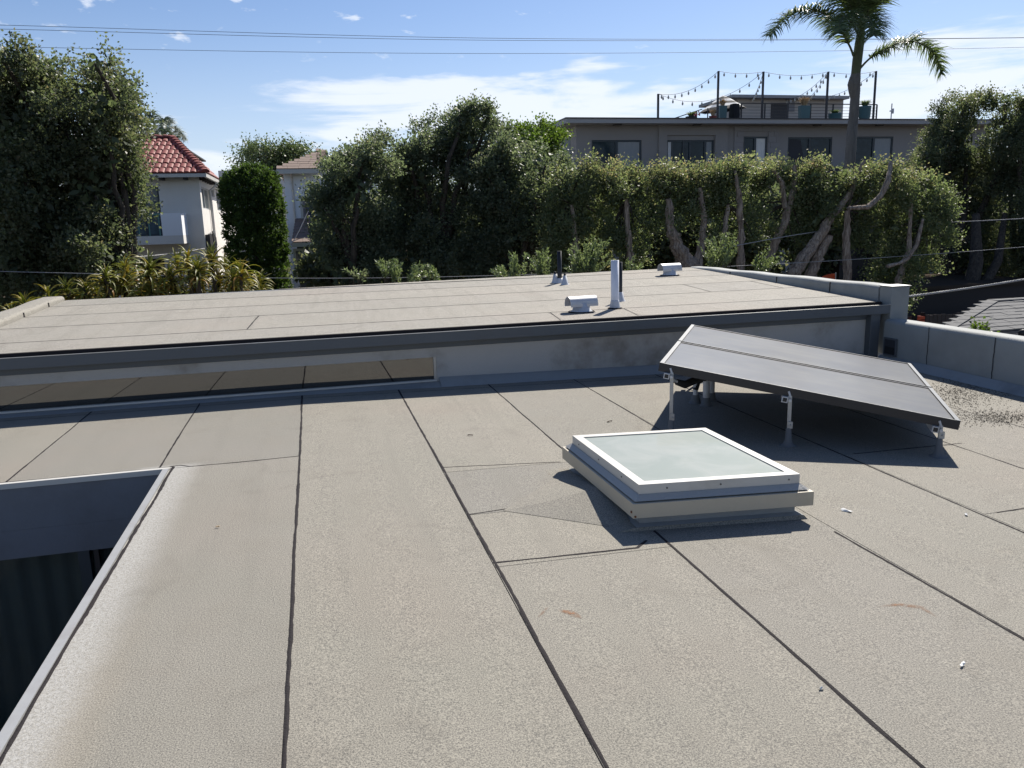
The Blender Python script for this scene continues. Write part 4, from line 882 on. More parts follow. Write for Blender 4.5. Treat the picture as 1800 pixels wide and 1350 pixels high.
for k in range(6):
    m = MB(); y = s_[0]+.1+.17*k; m.tube([(hx1+.1, y, s_[3]), (hx1+.22, y+.3, s_[3]+.12-.05*k), (hx1+.25, y+.1, s_[2]+.3), (hx1+.12, y-.1, s_[2]-.3)], .022, 6); m.build('cable', 'black_plastic', mb_)
m = MB(); r = rect(384, 300, 400, 316, 46); m.box((r[0], 46, GZ), (r[1]+3, 50, r[3])); m.thing('far_house', 'stucco_pale', 'pale flat-topped block just peeking out right of the red roof', 'building')
# ------------------------------------------------------------------ white clapboard house
WY = 31.; e0 = PY(487, 300, WY); e1 = PY(549, 297, WY); wx0_ = PY(500, 330, WY).x; wez = PY(520, 299, WY).z
WH = thing('white_house', 'white clapboard house with brown shingle roofs behind the clipped conifer', 'house', (wx0_+2, WY+3, GZ))
m = MB(); wxe = wx0_+3.4; m.box((wx0_, WY, GZ), (wxe, WY+.2, wez)); m.box((wx0_, WY+.2, GZ), (wx0_+.2, WY+8, wez)); m.box((wxe-.2, WY+.2, GZ), (wxe, WY+8, wez)); wl_ = m.build('wall', 'white_siding', WH)
bl = MB(); bl.hexa([(0, -.022, 0), (1, -.022, 0), (1, -.001, 0), (0, -.001, 0), (0, -.008, 1), (1, -.008, 1), (1, -.001, 1), (0, -.001, 1)]); bme = bl.mesh('clapboard', 'white_siding')
z = GZ+.2
while z < wez-.17:
    p = Vector((wx0_, WY, z))-root_loc(WH); inst('clapboard', bme, wl_, Matrix(((3.4, 0, 0, p.x), (0, 1, 0, p.y), (0, 0, .148, p.z), (0, 0, 0, 1)))); z += .15
rt = PY(562, 263, WY+2.2); gx = PY(549, 297, WY-.5).x
m = MB(); A_ = Vector((e0.x, WY-.5, wez)); B_ = Vector((gx+.2, WY-.5, wez)); C_ = Vector((gx+.2, WY+2.2, rt.z)); D_ = Vector((e0.x+1.9, WY+2.2, rt.z)); m.slab([A_, B_, C_, D_], .08)
E_ = Vector((e0.x, WY+8, wez)); F_ = Vector((e0.x+1.9, WY+6, rt.z)); m.slab([E_, A_, D_, F_], .08)
wr = m.build('roof', 'brown_shingle', WH)
def shingles(A_, B_, C_, D_, rows, wd, me_, parent, root, lift=.012, thick=.02):
    """courses of shingles between an eave A-B and a ridge D-C; A-D and B-C are the ends"""
    for r in range(rows):
        a = A_.lerp(D_, r/rows); b_ = B_.lerp(C_, r/rows); d2 = A_.lerp(D_, (r+1)/rows)
        u_ = (b_-a).normalized(); n_ = (B_-A_).cross(D_-A_).normalized(); up2 = n_.cross(u_).normalized(); hh = (d2-a).dot(up2)*1.25
        L_ = (b_-a).length; x = -wd*(.5 if r % 2 else 0)-random.random()*wd*.2
        while x < L_:
            xa, xb = max(0, x), min(L_, x+wd*random.uniform(.9, 1.1)); x = xb
            if xb-xa < wd*.15: continue
            p = a+u_*(xa+.003)+n_*(lift+thick*random.uniform(.0, .35))-root_loc(root); W_ = xb-xa-.006; tl = (up2*hh-n_*thick*.9)
            inst('shingle', me_, parent, Matrix(((u_.x*W_, tl.x, n_.x*thick, p.x), (u_.y*W_, tl.y, n_.y*thick, p.y), (u_.z*W_, tl.z, n_.z*thick, p.z), (0, 0, 0, 1))))
sm = MB(); sm.box((0, 0, 0), (1, 1, 1)); bsh = sm.mesh('shingle', 'brown_shingle'); gsh = sm.mesh('shingle', 'grey_shingle')
shingles(A_, B_, C_, D_, 9, .42, bsh, wr, WH)
m = MB(); m.box((e0.x-.02, WY-.58, wez-.16), (gx+.25, WY-.505, wez-.005)); m.build('gutter', 'white_frame', WH)
g0, g1 = Vector((gx+.25, WY-.7, wez+.05)), PY(600, 268, WY-.7); m = MB(); m.bar(g0, g1, .12, .22); m.build('rake_board', 'white_frame', WH)
m = MB(); q = [Vector((gx+.3, WY-.02, wez)), Vector((wxe, WY-.02, wez)), Vector((wxe, WY-.02, g1.z-.1)), Vector((g1.x, WY-.02, g1.z-.1))]; m.slab(q, .1); m.build('gable', 'white_siding', WH)
m = MB(); m.slab([g0+Vector((0, 0, .12)), g1+Vector((0, 0, .12)), g1+Vector((0, 3, .12)), g0+Vector((0, 3, .12))], .06); m.build('gable_roof', 'brown_shingle', WH)
m = MB(); m.tube([(wx0_+.3, WY-.06, wez-.1), (wx0_+.3, WY-.06, GZ+.2)], .035, 8); m.build('downspout', 'white_frame', WH)
q = rect(528, 344, 556, 387, WY); f = MB(); f.frame(fq(q[0], q[1], q[2], q[3], WY-.05), .09, .05); f = f.build('window', 'white_frame', WH)
m = MB(); m.box((q[0]+.08, WY-.045, q[2]+.08), (q[1]-.08, WY-.03, q[3]-.08)); m.build('pane', 'blue_glass', f)
pA, pB = PY(513, 427, WY-2.6), PY(560, 424, WY-2.6); pz = pA.z; top_ = PY(535, 385, WY-.05)
m = MB(); A_ = Vector((pA.x, WY-2.6, pz)); B_ = Vector((pA.x+3.4, WY-2.6, pz)); C_ = Vector((pA.x+3.4, WY-.03, top_.z)); D_ = Vector((pA.x+.15, WY-.03, top_.z)); m.slab([A_, B_, C_, D_], .07); pr3 = m.build('porch_roof', 'brown_shingle', WH)
shingles(A_, B_, C_, D_, 8, .42, bsh, pr3, WH)
m = MB(); m.box((pA.x, WY-2.68, pz-.14), (pA.x+3.4, WY-2.605, pz-.004)); m.build('gutter', 'white_frame', WH)
m = MB(); m.box((pA.x+.15, WY-2.4, GZ), (pA.x+3.2, WY-2.2, pz-.1)); m.box((pA.x+.15, WY-2.2, GZ), (pA.x+.35, WY-.003, pz-.06)); m.build('porch_wall', 'slate_metal', WH)
q = rect(517, 437, 536, 487, WY-2.4); f = MB(); f.frame(fq(q[0], q[1], q[2], q[3], WY-2.43), .08, .03); f = f.build('window', 'white_frame', WH)
m = MB(); m.box((q[0]+.07, WY-2.425, q[2]+.07), (q[1]-.07, WY-2.41, q[3]-.07)); m.build('pane', 'house_glass', f)
m = MB(); m.bar((q[1]+.22, WY-2.45, GZ), (q[1]+.22, WY-2.45, pz-.145), .12, .08); m.build('post', 'white_frame', WH)
p = PY(542, 400, WY-1.9); m = MB(); m.tube([(p.x, p.y, p.z-.1), (p.x, p.y, PY(542, 371, WY-1.9).z)], .03, 6); m.build('service_mast', 'brown_shingle', WH)
mast_top = Vector((p.x, p.y, PY(542, 371, WY-1.9).z))
# ------------------------------------------------------------------ neighbour's garage with grey shingle roof
T0 = PY(1745, 531, 14.2); L0 = PY(1648, 591, 12.4); dirx = Vector((1, -.02, 0)).normalized()
NB = thing('garage', 'low garage with a grey asphalt shingle hip roof beyond the right parapet', 'garage', (T0.x+2.5, 14, GZ))
T1 = T0+dirx*5; L1 = L0+dirx*6.5
m = MB(); m.slab([L0, L1, T1, T0], .06); gr = m.build('roof', 'grey_shingle', NB)
shingles(L0, L1, T1, T0, 9, .36, gsh, gr, NB, .014, .026)
hv = T0-L0; hd = hv.normalized(); hs_ = hd.cross(Vector((0, 0, 1))).normalized(); hup = hs_.cross(hd)
for i in range(10):
    p = L0+hv*(i/10)+hup*.035-hs_*.12-root_loc(NB); L_ = hv.length/10*1.15; tl = hd*L_-hup*.012
    inst('shingle', gsh, gr, Matrix(((hs_.x*.24, tl.x, hup.x*.012, p.x), (hs_.y*.24, tl.y, hup.y*.012, p.y), (hs_.z*.24, tl.z, hup.z*.012, p.z), (0, 0, 0, 1))))
for i in range(8):
    p = T0+dirx*(i*.34)+Vector((0, -.12, .03))-root_loc(NB); inst('shingle', gsh, gr, Matrix(((.38, 0, 0, p.x), (0, .26, 0, p.y), (-.012, 0, .022, p.z), (0, 0, 0, 1))))
m = MB(); m.box((L0.x+.3, 12.4, GZ), (L0.x+6, 12.6, L0.z-.02)); m.box((L0.x+.3, 12.6, GZ), (L0.x+.5, 17, L0.z-.02)); m.build('wall', 'stucco_grey', NB)
p = PY(1797, 597, 11.9); t = thing('roof_vent', 'white roof vent with a dark round cap at the right edge of the picture', 'roof vent', p)
m = MB(); m.lathe(p, [(.16, -.1), (.15, .0), (.06, .06), (.05, .08)], 14); m.build('flashing', 'white_pvc', t); m = MB(); m.lathe(p, [(.05, .07), (.07, .08), (.085, .13), (.06, .18), (.02, .20)], 14); m.build('cap', 'black_plastic', t)
# dark sheds, fence and odds and ends under the trees at the right
m = MB(); r = rect(1475, 436, 1600, 520, 24.); m.box((r[0], 24, GZ), (r[1], 27, r[3])); sh = m.thing('shed', 'timber_dark', 'dark grey shed glimpsed under the clipped trees', 'shed')
SH = thing('carport', 'black carport under the big dark tree at the right', 'carport', (PY(1650, 540, 20.5).x, 21, GZ)); r = rect(1598, 508, 1700, 556, 20.)
m = MB(); m.box((r[0], 20, r[2]), (r[1]+3, 20.08, r[3])); m.build('front_panel', 'timber_dark', SH); m = MB(); m.box((r[0]-.1, 19.9, r[3]+.002), (r[1]+3.1, 24, r[3]+.1)); m.build('roof', 'soil', SH)
for x in (r[0]+.1, r[1]+2.8):
    for y in (20.2, 23.6): m = MB(); m.bar((x, y, GZ), (x, y, r[3]), .12, .12); m.build('post', 'timber_dark', SH)
FN = thing('wooden_fence', 'dark weathered board fence below the carport at the right', 'fence', (PY(1650, 565, 18.5).x, 18.5, GZ)); r = rect(1560, 551, 1800, 590, 18.5); x = r[0]
while x < r[1]+1:
    w_ = random.uniform(.11, .15); m = MB(); m.box((x, 18.5-random.random()*.012, GZ), (x+w_-.012, 18.53, r[3]+random.uniform(-.02, .02))); m.build('board', 'fence_wood', FN); x += w_
m = MB(); m.box((r[0], 18.535, r[3]-.3), (r[1]+1, 18.58, r[3]-.2)); m.build('rail', 'fence_wood', FN)
r = rect(1608, 551, 1621, 572, 18.2); CT = thing('plastic_crate', 'stack of orange plastic slats at the fence below the carport', 'crate', ((r[0]+r[1])/2, 18.2, r[2]-.4))
for k in range(6):
    z = r[2]-.4+k*.115; m = MB(); m.box((r[0], 18.1, z), (r[1], 18.3, z+.085)); m.build('slat', 'orange_cloth', CT)
for x_ in (r[0]-.021, r[1]+.001): m = MB(); m.box((x_, 18.11, GZ), (x_+.02, 18.29, r[3]+.02)); m.build('upright', 'timber_dark', CT)
a = PY(1440, 491, 19.5); b_ = PY(1468, 481, 19.5); vs = []
SF = thing('orange_sail', 'bright orange cloth fin standing up behind the far roof edge', 'flag', (b_.x, 19.5, GZ)); m = MB(); n_ = 10
for s_ in (0, 1):
    for k in range(n_+1):
        t_ = k/n_; x = a.x+(b_.x-a.x)*t_; zt = a.z+(b_.z-a.z)*math.sin(t_*math.pi/2)**.8; bow = .06*math.sin(t_*3.1)
        vs += [(x, 19.5+.012*s_+bow, a.z-.35), (x, 19.5+.012*s_+bow, zt)]
f_ = [(2*k, 2*k+2, 2*k+3, 2*k+1) for k in range(n_)]; f_ += [tuple(i+2*(n_+1) for i in reversed(q)) for q in f_[:n_]]; f_ += [(2*k+1, 2*k+3, 2*k+3+2*(n_+1), 2*k+1+2*(n_+1)) for k in range(n_)]
m.add(vs, f_); m.build('cloth', 'orange_cloth', SF); m = MB(); m.tube([(b_.x+.02, 19.5, GZ), (b_.x+.02, 19.5, b_.z+.02)], .018, 6); m.build('pole', 'galvanised', SF)
# ------------------------------------------------------------------ overhead wires
def wire(pts, r_, mat, label, twist=0):
    P = [PY(*q) for q in pts]; Q = []
    for i in range(len(P)-1):
        p0, p1, p2, p3 = P[max(i-1, 0)], P[i], P[i+1], P[min(i+2, len(P)-1)]
        for k in range(24):
            t_ = k/24; Q.append(.5*((2*p1)+(p2-p0)*t_+(2*p0-5*p1+4*p2-p3)*t_**2+(3*p1-p0-3*p2+p3)*t_**3))
    Q.append(P[-1]); m = MB()
    if not twist: m.tube(Q, r_, 6)
    else:
        for ph_ in range(3):
            R_ = []; n_ = len(Q)*6
            for i in range(n_):
                f_ = i/(n_-1)*(len(Q)-1); k = min(int(f_), len(Q)-2); q = Q[k].lerp(Q[k+1], f_-k); a = i*.42+ph_*2.094; d_ = (Q[k+1]-Q[k]).normalized(); u_ = d_.cross(Vector((0, 0, 1))).normalized(); v_ = u_.cross(d_)
                R_.append(q+(u_*math.cos(a)+v_*math.sin(a))*r_*.9)
            m.tube(R_, r_*.75, 5)
    return m.thing('overhead_wire', mat, label, 'wire', 'overhead wires')
wire([(-500, 32, 62), (0, 44, 60), (900, 67.5, 60), (1800, 66, 60), (2300, 52, 60)], .015, 'wire_dark', 'upper of the two close wires high across the sky')
wire([(-500, 40, 62), (0, 51, 60), (900, 71, 60), (1800, 66.5, 60.5), (2300, 55, 60)], .015, 'wire_dark', 'lower of the two close wires high across the sky')
wire([(-500, 66, 62), (0, 82, 60), (900, 94, 60), (1800, 83, 60), (2300, 60, 60)], .014, 'wire_dark', 'single lowest wire high across the sky')
wire([(-200, 472, 16), (160, 481, 16), (520, 489, 16), (850, 485, 16), (1200, 472, 16.2), (1500, 456, 16.5), (1800, 434, 16.5), (2100, 405, 16)], .007, 'wire_pale', 'thin wire running level behind the upper roof from side to side')
wire([(-300, 480, 17.5), (170, 456, 20), (300, 446, 25), (363, 436, 30.2)], .014, 'wire_pale', 'service wire running to the meter of the red-roofed house')
wire([(1250, 440, 17.5), (1480, 402, 18), (1800, 384, 16.5), (2100, 362, 16)], .012, 'wire_pale', 'uppermost of the three wires before the dark tree at right')
wire([(1560, 526, 9.4), (1700, 507, 9.2), (1800, 491, 9.), (2100, 440, 9.)], .010, 'wire_pale', 'thick twisted cable leaving the corner pier to the right', 1)
wire([(430, 520, 27), (505, 440, 28), (542, 371, WY-1.9)], .014, 'wire_pale', 'pale service wire slanting up to the mast of the white house')
# ------------------------------------------------------------------ vegetation
def unit(a): return a/np.maximum(np.linalg.norm(a, axis=-1, keepdims=True), 1e-9)
def leaf_quads(base, ax, L, W, rng):
    n = len(base); side = unit(np.cross(ax, unit(rng.normal(size=(n, 3))))); L = L[:, None]; W = W[:, None]
    fold = unit(np.cross(ax, side))*W*.35
    return np.stack([base, base+ax*L*.45+side*W+fold, base+ax*L, base+ax*L*.45-side*W+fold], 1).reshape(-1, 3)
def foliage(blobs, dens, leaf, wid, seed, shoot=.38, droop=-.1, up=.35, shell=.45, per=26, zmin=None, lumpy=True, flush=0., relief=1.):
    """blobs: (cx, cy, cz, rx, ry, rz). Leaves sit along short twigs that radiate from clump centres."""
    rng = np.random.default_rng(seed); Cs, Ds, Ss = [], [], []
    for cx, cy, cz, rx, ry, rz in blobs:
        n = max(6, int(dens*math.pi*rx*rz)); d = unit(rng.normal(size=(n, 3)))
        rad = shell+(1.04-shell)*rng.random(n)**.55
        if lumpy:      # gather the clumps into lobes of uneven size so that the crown has lit tops and shaded hollows
            nl = max(5, int(4+5*rx*rz)); ld = unit(rng.normal(size=(nl, 3))); lr = rng.uniform(.45, 1.08, nl)*relief; sz = rng.uniform(.20, .40, nl); w = sz**2/np.sum(sz**2); j = rng.choice(nl, n, p=w)
            rel = ld[j]*lr[j][:, None]+d*(sz[j]*(.35+.65*rng.random(n)**.5))[:, None]; Cs.append(np.array([cx, cy, cz])+rel*np.array([rx, ry, rz])); Ds.append(unit(d*.75+ld[j]*.5))
        else: Cs.append(np.array([cx, cy, cz])+d*rad[:, None]*np.array([rx, ry, rz])); Ds.append(d)
    C = np.concatenate(Cs); D = np.concatenate(Ds)
    if zmin is not None: k = C[:, 2] > zmin; C, D = C[k], D[k]
    nC = len(C); ns = 5
    tintc = rng.random(nC)*.85
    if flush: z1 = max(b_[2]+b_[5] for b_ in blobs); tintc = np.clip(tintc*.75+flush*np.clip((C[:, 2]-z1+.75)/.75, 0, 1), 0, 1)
    B = np.repeat(C, ns, 0); d = unit(np.repeat(D, ns, 0)*.7+np.array([0, 0, up])+rng.normal(size=(nC*ns, 3))*.62); l = shoot*rng.uniform(.45, 1.25, nC*ns)
    k = max(3, per//ns)
    t = np.tile(np.linspace(.05, 1, k), nC*ns)+rng.normal(size=nC*ns*k)*.06
    P = np.repeat(B, k, 0)+np.repeat(d*l[:, None], k, 0)*t[:, None]+rng.normal(size=(nC*ns*k, 3))*.028*shoot/.38
    ax = unit(np.repeat(d, k, 0)*.75+rng.normal(size=P.shape)*.62+np.array([0, 0, droop]))
    n = len(P); L = leaf*rng.uniform(.65, 1.3, n); W = wid*L*rng.uniform(.8, 1.2, n)
    tint = np.clip(np.repeat(tintc, ns*k)*.6+rng.random(n)*.4+rng.normal(size=n)*.08, 0, 1)
    return leaf_quads(P, ax, L, W, rng), tint, C
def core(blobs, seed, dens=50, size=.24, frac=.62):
    """larger added sprays inside a crown, tinted dark to paint its inner shade"""
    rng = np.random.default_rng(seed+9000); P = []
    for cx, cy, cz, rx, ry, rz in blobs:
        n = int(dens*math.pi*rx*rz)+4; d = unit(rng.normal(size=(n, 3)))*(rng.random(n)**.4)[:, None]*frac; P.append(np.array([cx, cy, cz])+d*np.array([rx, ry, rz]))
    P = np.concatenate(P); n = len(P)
    return leaf_quads(P, unit(rng.normal(size=(n, 3))), size*rng.uniform(.7, 1.3, n), size*.26*rng.uniform(.7, 1.3, n), rng), rng.random(n)*.35  # tint kept to the dark end: crown's inner shade put into colour
def pblobs(lst, Y, depth=.9):
    out = []
    for q in lst:
        cx, cy, rx, ry = q[:4]; rx, ry = max(rx-4, 9), max(ry-6, 9); y = Y+(q[4] if len(q) > 4 else 0); c = PY(cx, cy, y); s = MPP(c); out.append((c.x, c.y, c.z, rx*s, min(max(rx, ry)*s*depth, 2.2), ry*s))
    return out
NL = [0]
def put_crown(name, V, tint, mat, parent):
    NL[0] += len(tint)
    o = bpy.data.objects.new(name, fast_mesh(name, V, mat, tint, 4, root_loc(parent))); COL.objects.link(o); o.parent = parent; o['kind'] = 'stuff'; return o
def limb(m, a, b_, r0, r1, bend=.25, n=7, seed=0):
    rg = random.Random(seed); a, b_ = Vector(a), Vector(b_); L = (b_-a).length; off = Vector((rg.uniform(-1, 1), rg.uniform(-1, 1), rg.uniform(.0, .6)))*bend*L*.5; P = []
    for i in range(n+1):
        t = i/n; P.append(a.lerp(b_, t)+off*math.sin(math.pi*t)*.6+Vector((rg.uniform(-1, 1), rg.uniform(-1, 1), 0))*.02*L*(0 < i < n))
    m.tube(P, [r0+(r1-r0)*i/n for i in range(n+1)], 7); return P
def fillin(blobs):
    """bridge neighbouring lobes so that a crown reads as one mass"""
    out = list(blobs); B_ = [np.array(b_) for b_ in blobs]; seen = set()
    for i, a in enumerate(B_):
        for j in sorted(range(len(B_)), key=lambda k: np.linalg.norm(B_[k][:3]-a[:3]))[1:3]:
            if (min(i, j), max(i, j)) in seen: continue
            seen.add((min(i, j), max(i, j))); m_ = (a+B_[j])/2; m_[3:] *= .88; m_[1] += .45; out.append(tuple(m_))
    return out
def tree(name, label, cat, blobs, leaf, wid, mat, dens, seed, trunk=None, tr=.18, barkm='bark_dark', group=None, twigs=40, **kw):
    bb = np.array(blobs); base = Vector((bb[:, 0].mean(), bb[:, 1].mean(), GZ)) if trunk is None else Vector((trunk[0], trunk[1], GZ))
    t = thing(name, label, cat, base, group)
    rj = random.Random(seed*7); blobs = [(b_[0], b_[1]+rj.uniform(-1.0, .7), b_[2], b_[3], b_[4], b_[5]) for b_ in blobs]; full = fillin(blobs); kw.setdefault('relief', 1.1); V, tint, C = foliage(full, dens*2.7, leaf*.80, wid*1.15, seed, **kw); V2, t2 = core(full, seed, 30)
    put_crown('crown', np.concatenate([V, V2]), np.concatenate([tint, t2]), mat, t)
    rg = random.Random(seed); m = MB(); zf = max(GZ+.8, min(b_[2]-b_[5]*.6 for b_ in blobs)); fork = base+Vector((rg.uniform(-.2, .2), rg.uniform(-.2, .2), zf-GZ))
    limb(m, base, fork, tr, tr*.75, .06, seed=seed); m.build('trunk', barkm, t)
    for i, b_ in enumerate(blobs):
        m = MB(); P = limb(m, fork, Vector(b_[:3]), tr*.55, tr*.16, .25, seed=seed+i); c = Vector(b_[:3])
        for k in range(max(3, twigs//len(blobs))):
            q = Vector(C[rg.randrange(len(C))])
            if (q-c).length < max(b_[3], b_[5])*1.3: limb(m, P[rg.randrange(3, len(P))], q, tr*.14, .006, .2, 4, seed=seed*31+k)
        m.build('branch', barkm, t)
    return t
K = dict(shoot=.32, droop=-.15, up=.35)
GL = 'tall dark trees at the left'
tree('dense_tree', 'tall dark olive-green tree at the left edge of the picture', 'tree', pblobs([(-40, 160, 90, 80), (32, 122, 60, 50, -.3), (85, 128, 40, 40), (100, 150, 34, 48), (30, 190, 90, 70, .3), (-20, 270, 110, 90), (75, 250, 78, 80, -.2), (125, 330, 50, 70, .3), (40, 340, 95, 90, -.4), (-40, 400, 110, 90), (90, 390, 75, 80), (30, 470, 110, 70)], 18.6), .085, .30, 'leaf_dark', 26, 1, group=GL, tr=.22, twigs=70, **K)
tree('dense_tree', 'tall dark tree with ragged top standing left of the red-roofed house', 'tree', pblobs([(186, 126, 26, 28), (160, 150, 34, 38), (208, 158, 24, 50), (222, 205, 22, 55), (185, 200, 50, 52, -.2), (125, 200, 44, 60, .5), (128, 290, 44, 70, .5), (165, 265, 58, 60), (205, 270, 45, 60, -.2), (222, 320, 28, 58), (175, 345, 62, 66, -.3), (212, 385, 36, 60), (180, 430, 62, 58), (150, 480, 70, 45), (110, 440, 50, 60)], 18.2), .085, .30, 'leaf_dark', 26, 2, group=GL, tr=.2, twigs=70, **K)
GM = 'dense dark trees behind the middle of the roof'
tree('dense_tree', 'broad dark evergreen partly hiding the white house', 'tree', pblobs([(640, 275, 60, 38), (605, 290, 40, 34), (585, 318, 42, 38), (570, 365, 38, 45), (630, 330, 70, 50, -.3), (600, 420, 56, 58), (665, 400, 66, 70), (610, 475, 70, 48), (690, 470, 60, 50)], 21.5), .085, .32, 'leaf_mid', 28, 3, group=GM, tr=.2, **K)
tree('dense_tree', 'highest dark evergreen in the middle with a ragged crown top', 'tree', pblobs([(800, 208, 32, 26), (846, 212, 34, 30), (770, 245, 44, 36), (825, 250, 62, 44), (715, 270, 36, 36), (700, 320, 44, 50, .4), (700, 390, 44, 60, .4), (740, 310, 60, 50), (830, 310, 72, 52), (770, 370, 80, 66), (740, 440, 80, 60), (830, 440, 70, 66)], 22.5), .085, .32, 'leaf_mid', 28, 4, group=GM, tr=.24, **K)
tree('dense_tree', 'dark evergreen left of the apartment block', 'tree', pblobs([(872, 300, 40, 44, .6), (868, 370, 44, 60, .6), (868, 440, 44, 50, .6), (905, 280, 54, 36), (950, 292, 42, 36), (900, 335, 70, 52), (965, 345, 46, 52), (895, 405, 76, 60), (960, 420, 56, 60), (900, 465, 70, 46)], 20.5), .085, .32, 'leaf_mid', 28, 5, group=GM, tr=.2, **K)
tree('dense_tree', 'bluish grey-green bushy tree just below the left corner of the apartment block', 'tree', pblobs([(1000, 290, 24, 22), (990, 330, 40, 36), (1010, 370, 30, 40)], 19.8), .08, .3, 'leaf_mid', 30, 6, group=GM, tr=.1, **K)
GH = 'clipped paperbark trees in a row'
def hedge_tree(i, label, bl, Y, trunks, dens=30):
    bl = [(q[0], q[1]+(24+random.uniform(-9, 8) if q[1] < 306 else 0))+tuple(q[2:]) for q in bl]; blobs = pblobs(bl, Y, .8); base = PY(trunks[0][0][0], trunks[0][0][1], Y); t = thing('paperbark_tree', label, 'tree', (base.x, Y, GZ), GH)
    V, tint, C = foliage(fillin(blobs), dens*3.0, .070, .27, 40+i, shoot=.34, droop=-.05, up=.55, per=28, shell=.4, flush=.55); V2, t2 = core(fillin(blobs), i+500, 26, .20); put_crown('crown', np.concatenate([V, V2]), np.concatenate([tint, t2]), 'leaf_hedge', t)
    for k, tr_ in enumerate(trunks):
        pts = [PY(q[0], q[1], Y+(q[3] if len(q) > 3 else -.25)) for q in tr_]; rad = [q[2]*MPP(p)*.72 for q, p in zip(tr_, pts)]
        if k == 0 or tr_[0][1] > 470: pts = [Vector((pts[0].x-.05, pts[0].y, GZ))]+pts; rad = [rad[0]*1.25]+rad
        Q, R_ = [], []
        for a in range(len(pts)-1):
            for s_ in range(6):
                f_ = s_/6; jit = Vector((random.uniform(-1, 1), random.uniform(-1, 1), 0))*rad[a]*.16; Q.append(pts[a].lerp(pts[a+1], f_)+jit); R_.append((rad[a]+(rad[a+1]-rad[a])*f_)*random.uniform(.88, 1.14))
        Q.append(pts[-1]); R_.append(rad[-1]); m = MB(); m.tube(Q, R_, 9)
        for s_ in range(9 if rad[0] > .05 else 3):     # peeling ropes of bark
            a = random.random()*6.28; o_ = Vector((math.cos(a), math.sin(a), 0)); m.tube([q+(o_+Vector((random.uniform(-.3, .3), random.uniform(-.3, .3), 0)))*r_*.85 for q, r_ in zip(Q, R_)], [r_*random.uniform(.14, .40) for r_ in R_], 5)
        m.build('trunk' if k == 0 else 'branch', 'bark_pale', t)
    rg = random.Random(i); m = MB(); tops_ = [PY(tr_[-1][0], tr_[-1][1], Y) for tr_ in trunks]
    for k in range(30): q = Vector(C[rg.randrange(len(C))]); a = min(tops_, key=lambda p: (p-q).length); limb(m, a, q, .03, .007, .25, 5, seed=i*77+k)
    m.build('branches', 'bark_dark', t)
hedge_tree(1, 'leftmost clipped tree of the row, leafy down to the roof edge', [(985, 335, 34, 40), (1030, 315, 36, 36), (985, 395, 42, 46), (1030, 380, 40, 50), (1000, 450, 46, 42)], 18.8, [[(1010, 480, 7), (1012, 420, 6), (1005, 360, 4)]])
hedge_tree(2, 'clipped tree below the left window of the apartment block', [(1085, 300, 36, 32), (1125, 290, 34, 24), (1075, 345, 42, 40), (1120, 340, 40, 42), (1085, 400, 40, 42), (1130, 400, 34, 36), (1100, 445, 40, 34)], 18.5, [[(1110, 480, 8), (1105, 420, 7), (1100, 350, 4)]])
hedge_tree(3, 'clipped tree with a thick leaning flaky trunk near the hooded vent', [(1165, 290, 30, 24), (1205, 288, 34, 24), (1180, 330, 44, 38), (1225, 330, 36, 36), (1190, 375, 42, 34), (1235, 380, 26, 34)], 18.3, [[(1215, 478, 24), (1195, 440, 17), (1178, 400, 10), (1175, 350, 6)], [(1225, 470, 13), (1232, 430, 9), (1238, 390, 7), (1230, 330, 4)]])
hedge_tree(4, 'clipped tree with two slim pale trunks behind the grey-green shrub', [(1265, 285, 32, 22), (1305, 282, 32, 24), (1280, 320, 42, 34), (1265, 355, 30, 24), (1310, 365, 26, 30), (1255, 410, 26, 30), (1320, 420, 22, 26)], 18.2, [[(1302, 478, 8), (1303, 420, 7), (1300, 350, 6), (1292, 300, 3)], [(1268, 478, 7), (1272, 420, 6), (1280, 360, 4)]])
hedge_tree(5, 'clipped tree with a bare forked pale trunk in the middle of the row', [(1345, 285, 34, 24), (1385, 282, 34, 22), (1345, 320, 30, 30), (1420, 310, 30, 36), (1330, 365, 24, 30), (1420, 360, 26, 34), (1350, 400, 20, 26), (1400, 420, 22, 22)], 18.6, [[(1345, 478, 10), (1362, 430, 9), (1382, 385, 9), (1388, 355, 7)], [(1384, 375, 7), (1396, 330, 6), (1398, 290, 4)], [(1380, 365, 6), (1374, 320, 5), (1360, 300, 3)]])
hedge_tree(6, 'clipped tree leaning on a massive flaky multi-stemmed trunk', [(1430, 288, 34, 24), (1470, 285, 34, 24), (1440, 330, 38, 40), (1478, 335, 30, 36), (1430, 380, 40, 40), (1465, 400, 34, 30)], 18.1, [[(1395, 482, 15), (1420, 445, 14), (1445, 410, 12), (1462, 380, 9), (1488, 350, 7), (1500, 330, 6)], [(1425, 482, 13), (1438, 450, 11), (1458, 415, 9)], [(1495, 345, 5), (1505, 310, 5), (1520, 282, 3.5)]])
hedge_tree(7, 'clipped tree with two bare arching limbs right of the massive trunk', [(1525, 290, 34, 22), (1560, 285, 30, 22), (1530, 330, 28, 28), (1545, 395, 46, 44), (1520, 370, 30, 30), (1500, 430, 26, 30)], 17.8, [[(1490, 482, 9), (1488, 420, 7), (1490, 370, 6)], [(1492, 366, 5, -.9), (1525, 364, 6, -.9), (1548, 345, 6, -.9), (1562, 315, 6, -.9), (1566, 284, 4, -.6)]])
